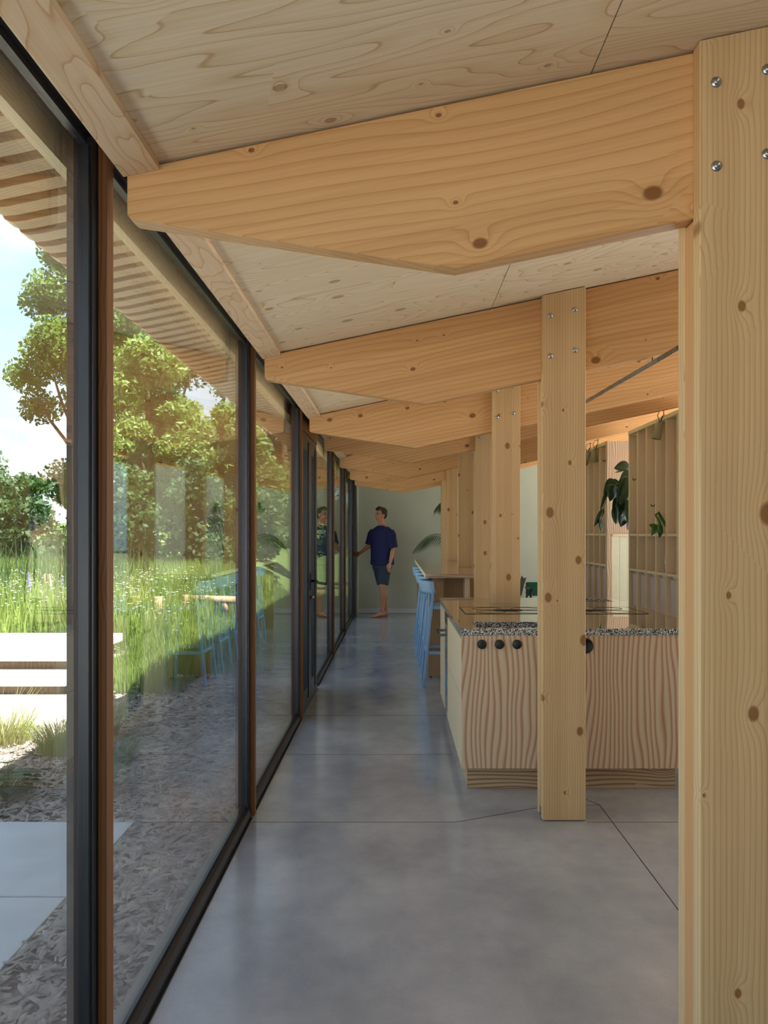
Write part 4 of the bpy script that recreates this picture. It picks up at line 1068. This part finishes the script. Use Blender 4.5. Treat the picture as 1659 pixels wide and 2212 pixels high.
SHL = ['dark shrub behind the meadow, in front of the tall broadleaf tree', 'dark shrub behind the meadow, left of centre in the second pane', 'dark shrub behind the meadow, right in the second pane', 'light green shrub behind the meadow near the building', 'blue green shrub at the left edge behind the tall grasses', 'light green shrub at the far left edge beyond the meadow',
       'tall dark shrub beyond the end of the building, seen through the last panes', 'dark shrub farthest right, behind the corner of the building', 'tall dark shrub behind the light green one near the building']
for k, (x, y, h, r, m) in enumerate(SH): tree('shrub', x, y, .42, h, r, 6500, .075, m, SHL[k], 30+k, 'shrub', False, 18, 'shrubs behind the meadow')
# trees on the other side, seen through the far window and by reflection only
tree('garden_tree', 5.5, 19.5, 0, 6.5, 2.0, 9000, .12, 'foliage_c', 'dark conifer-like tree outside the far window, seen mirrored in the glass', 41, blobs=26)

def blades(name, region, n, hmin, hmax, w, mat, label, cat, seed, zfun, lean=.35):
    rg = np.random.default_rng(seed); x0, x1, y0, y1 = region
    X = rg.uniform(x0, x1, n); Y = rg.uniform(y0, y1, n); Z = zfun(X, Y); H = rg.uniform(hmin, hmax, n); A = rg.uniform(0, 2*PI, n); Ln = H*rg.uniform(0, lean, n); B = rg.uniform(0, 2*PI, n)
    dx, dy = np.cos(A)*w, np.sin(A)*w
    P0 = np.stack([X-dx, Y-dy, Z], 1); P1 = np.stack([X+dx, Y+dy, Z], 1)
    mx, my = X+np.cos(B)*Ln*.35, Y+np.sin(B)*Ln*.35
    P2 = np.stack([mx+dx*.7, my+dy*.7, Z+H*.6], 1); P3 = np.stack([mx-dx*.7, my-dy*.7, Z+H*.6], 1)
    P4 = np.stack([X+np.cos(B)*Ln, Y+np.sin(B)*Ln, Z+H], 1); P5 = P4+np.stack([dx*.1, dy*.1, np.zeros(n)], 1)
    V = np.stack([P0, P1, P2, P3, P5, P4], 1).reshape(-1, 3); k = np.arange(n)*6
    F = np.concatenate([np.stack([k, k+1, k+2, k+3], 1), np.stack([k+3, k+2, k+4, k+5], 1)])
    return tag(tris_mesh(name, V, F, mat), label, cat, kind='stuff')
def gz(x, y):
    t = np.clip((y-7.0)/2.2, 0, 1)*np.clip((-x-2.2)/1.2, 0, 1); return -.03+t*.34+np.maximum(0, (y-9)/40)*1.2*t
blades('meadow_grass', (-13, -2.6, 8.4, 17), 60000, .12, .42, .008, 'grass', 'sunlit flowering meadow grass beyond the steps', 'grass', 50, gz)
blades('lawn_grass', (-2.6, -1.3, 7.6, 17), 12000, .04, .18, .006, 'grass', 'short green grass strip between mulch and meadow', 'grass', 51, gz)
blades('border_grass', (-2.82, -1.9, 6.7, 9.2), 3400, .10, .32, .006, 'grass', 'green tufts growing beside the right end of the steps', 'grass', 52, gz)
blades('tall_grass', (-9.5, -4.2, 10.5, 14), 1300, .5, .95, .009, 'foliage_c', 'tall reedy grasses standing in the meadow', 'grass', 53, gz, .6)
def clump(name, x, y, r, n, h, mat, label, seed):
    rg = np.random.default_rng(seed); a = rg.uniform(0, 2*PI, n); q = r*np.sqrt(rg.uniform(0, 1, n))*.45; B = a+rg.normal(0, .4, n)
    X, Y = x+np.cos(a)*q, y+np.sin(a)*q; H = rg.uniform(.5, 1, n)*h; Ln = rg.uniform(.3, 1, n)*r
    w = .0028; A2 = rg.uniform(0, 2*PI, n); dx, dy = np.cos(A2)*w, np.sin(A2)*w; z = np.full(n, -.03)
    rows = []
    for t in (0, .35, .7, 1):
        cx, cy, cz = X+np.cos(B)*Ln*t**1.8, Y+np.sin(B)*Ln*t**1.8, z+H*(t-.25*t**3); k = (1-t*.9)
        rows += [np.stack([cx-dx*k, cy-dy*k, cz], 1), np.stack([cx+dx*k, cy+dy*k, cz], 1)]
    V = np.stack(rows, 1).reshape(-1, 3); k = np.arange(n)*8
    F = np.concatenate([np.stack([k+i, k+i+1, k+i+3, k+i+2], 1) for i in (0, 2, 4)])
    return tag(tris_mesh(name, V, F, mat), label, 'plant', 'ornamental clumps by the landing', None)
clump('grass_clump', -2.15, 4.95, .30, 420, .42, 'grass', 'arching sunlit grass clump at the edge of the landing', 60)
clump('grass_clump', -2.62, 5.15, .32, 380, .50, 'grass_dry', 'dry seed-headed grass clump left of the green clump by the landing', 61)
clump('grass_clump', -1.72, 4.70, .22, 260, .28, 'foliage_d', 'small blue green tuft in the shaded mulch bed', 62)
clump('grass_clump', -2.30, 4.25, .25, 300, .22, 'foliage_d', 'low blue green tuft nearest the concrete pad', 63)
def leafy(name, x, y, n, h, label, seed, mat='foliage_a', z=-.03):
    rn = random.Random(seed); g = empty(name, (x, y, z), label, 'plant'); bm = bmesh.new(); sb_ = bmesh.new()
    for k in range(n):
        a = rn.uniform(0, 2*PI); q = rn.uniform(.02, .13); zz = h*rn.uniform(.35, 1); p = Vector((math.cos(a)*q, math.sin(a)*q, zz))
        bm_tube(sb_, [(0, 0, 0), (p.x*.4, p.y*.4, zz*.6), p], .0025, 4)
        b2 = bmesh.new(); leaf_bm(b2, p, (math.cos(a), math.sin(a), .2), (0, 0, 1), rn.uniform(.05, .10), rn.uniform(.025, .042), .4, .1, 4)
        t_ = bpy.data.meshes.new('t'); b2.to_mesh(t_); b2.free(); bm.from_mesh(t_); bpy.data.meshes.remove(t_)
    from_bm('leaves', bm, mat, g, True, True); from_bm('stems', sb_, 'stem', g, True, True)
leafy('leafy_perennial', -1.95, 5.35, 34, .34, 'leafy perennial rising against the white landing', 70)
leafy('leafy_perennial', -2.05, 4.05, 40, .20, 'low broad leaved perennial beside the concrete pad', 71, 'foliage_d')
leafy('leafy_perennial', -1.60, 4.15, 40, .22, 'broad leaved perennial with violet flowers close to the glass', 72, 'foliage_d')
# bark chips
def chips(name, region, n, s, label, seed, mat='chips'):
    rg = np.random.default_rng(seed); x0, x1, y0, y1 = region; C = np.stack([rg.uniform(x0, x1, n), rg.uniform(y0, y1, n), np.zeros(n)], 1); C[:, 2] = gz(C[:, 0], C[:, 1])+.012+rg.uniform(0, .012, n)
    a = rg.uniform(0, 2*PI, n); L_ = s*rg.uniform(.5, 1.4, n); w = L_*rg.uniform(.2, .45, n); t = rg.normal(0, .25, n); th = .003
    d = np.stack([np.cos(a), np.sin(a), t], 1)*L_[:, None]*.5; e = np.stack([-np.sin(a), np.cos(a), rg.normal(0, .2, n)], 1)*w[:, None]*.5; u = np.array([0, 0, th])
    V = np.stack([C-d-e, C+d-e, C+d+e, C-d+e, C-d*.9-e*.8+u, C+d*.9-e*.8+u, C+d*.9+e*.8+u, C-d*.9+e*.8+u], 1).reshape(-1, 3); k = np.arange(n)*8
    F = np.concatenate([np.stack([k+q for q in f], 1) for f in ((0, 1, 5, 4), (1, 2, 6, 5), (2, 3, 7, 6), (3, 0, 4, 7), (4, 5, 6, 7))])
    return tag(tris_mesh(name, V, F, mat), label, 'mulch', kind='stuff')
chips('bark_mulch', (-1.27, -.80, .6, 8.5), 9000, .05, 'grey brown bark chips in the strip along the glass', 80)
chips('bark_mulch', (-3.4, -1.27, 3.74, 5.6), 9000, .05, 'bark chips in the planting bed between pad and landing', 81)
chips('bark_mulch', (-2.5, -1.27, 5.6, 8.5), 5000, .05, 'sunlit bark chips beside the right end of the steps', 82)
# flowers
def flowers(name, region, n, s, hz, mat, label, seed):
    rg = np.random.default_rng(seed); x0, x1, y0, y1 = region; V = []; F = []
    cx = rg.uniform(x0, x1, n); cy = rg.uniform(y0, y1, n); cz = gz(cx, cy)+rg.uniform(hz*.6, hz, n)
    P, Q = [], []
    for k in range(n):
        m = 7; a = np.arange(m)*2*PI/m; b = len(P); P.append((cx[k], cy[k], cz[k]+.004)); r = s*rg.uniform(.7, 1.3)
        for q in a: P.append((cx[k]+r*math.cos(q), cy[k]+r*math.sin(q), cz[k]))
        for q in range(m): Q.append((b, b+1+q, b+1+(q+1) % m))
    return tag(tris_mesh(name, P, Q, mat), label, 'flowers', kind='stuff')
flowers('white_flowers', (-8, -2.7, 8.8, 13), 900, .014, .42, 'petal_w', 'small white flowers dotted through the meadow', 90)
flowers('purple_flowers', (-7, -2.4, 8.6, 12), 240, .014, .40, 'petal_p', 'small purple flowers dotted through the meadow', 91)
def spike(px, py, Y, label):
    s = 1659/Y; x = (px-855)/s; z1 = CH-(py-1152)/s; z0 = float(gz(np.array([x]), np.array([Y]))[0]); g = empty('flower_spike', (x, Y, z0), label, 'flower', 'pale lilac flower spikes')
    tube('stem', [(x, Y, z0), (x, Y, z1-.35)], .006, 'stem', g, 6)
    bm = bmesh.new(); rn = random.Random(int(px))
    for k in range(70):
        t = k/70; zz = z1-.38+.38*t; r = .034*(1-t)+.006; a = k*2.4
        bm_tube(bm, [(x+math.cos(a)*r*.3, Y+math.sin(a)*r*.3, zz), (x+math.cos(a)*r, Y+math.sin(a)*r, zz-.004)], [.006, .010*(1-t)+.003], 5)
    from_bm('florets', bm, 'petal_p', g)
spike(62, 1236, 10.5, 'pale lilac flower spike, left of the pair at the meadow left of the log post'); spike(66, 1250, 10.8, 'pale lilac flower spike, right of the close pair in the meadow'); spike(134, 1242, 10.8, 'lone pale lilac flower spike beside the first window frame')
def log(px, pytop, pybot, w, Y, label, lean=.0):
    s = 1659/Y; x = (px-855)/s; z1 = CH-(pytop-1152)/s; z0 = float(gz(np.array([x]), np.array([Y]))[0])-.05; r = w/s/2
    o = tube('log_post', [(x, Y, z0), (x+lean*.5, Y, (z0+z1)/2), (x+lean, Y, z1-.01), (x+lean, Y, z1)], [r*1.12, r*1.05, r, r*.92], 'stump', None, 14); tag(o, label, 'log', 'log posts in the meadow')
log(106, 1240, 1290, 17, 11.5, 'upright pale log post among the flower spikes, leftmost of the log posts', -.02)
log(295, 1287, 1320, 17, 10.5, 'upright log post at the left of the second pane'); log(346, 1289, 1322, 18, 10.2, 'upright log post in the middle of the second pane', -.03)
log(402, 1285, 1315, 14, 11.0, 'upright log post under the feathery shrub'); log(128, 1273, 1305, 12, 12, 'short log post beside the first window frame')
def bench():
    s = 1659/11.6; x0, x1 = (405-855)/s, (460-855)/s; z = CH-(1293-1152)/s
    g = empty('log_rail', (x0, 11.6, z), 'horizontal pale log lying across posts behind the reflected stools', 'log')
    tube('log', [(x0, 11.6, z), (x1+.35, 11.6, z-.02)], .055, 'stump', g, 12)
    for x in (x0+.15, x1+.2): tube('log_support', [(x, 11.6, .2), (x, 11.6, z-.04)], .04, 'stump', g, 10)
bench()
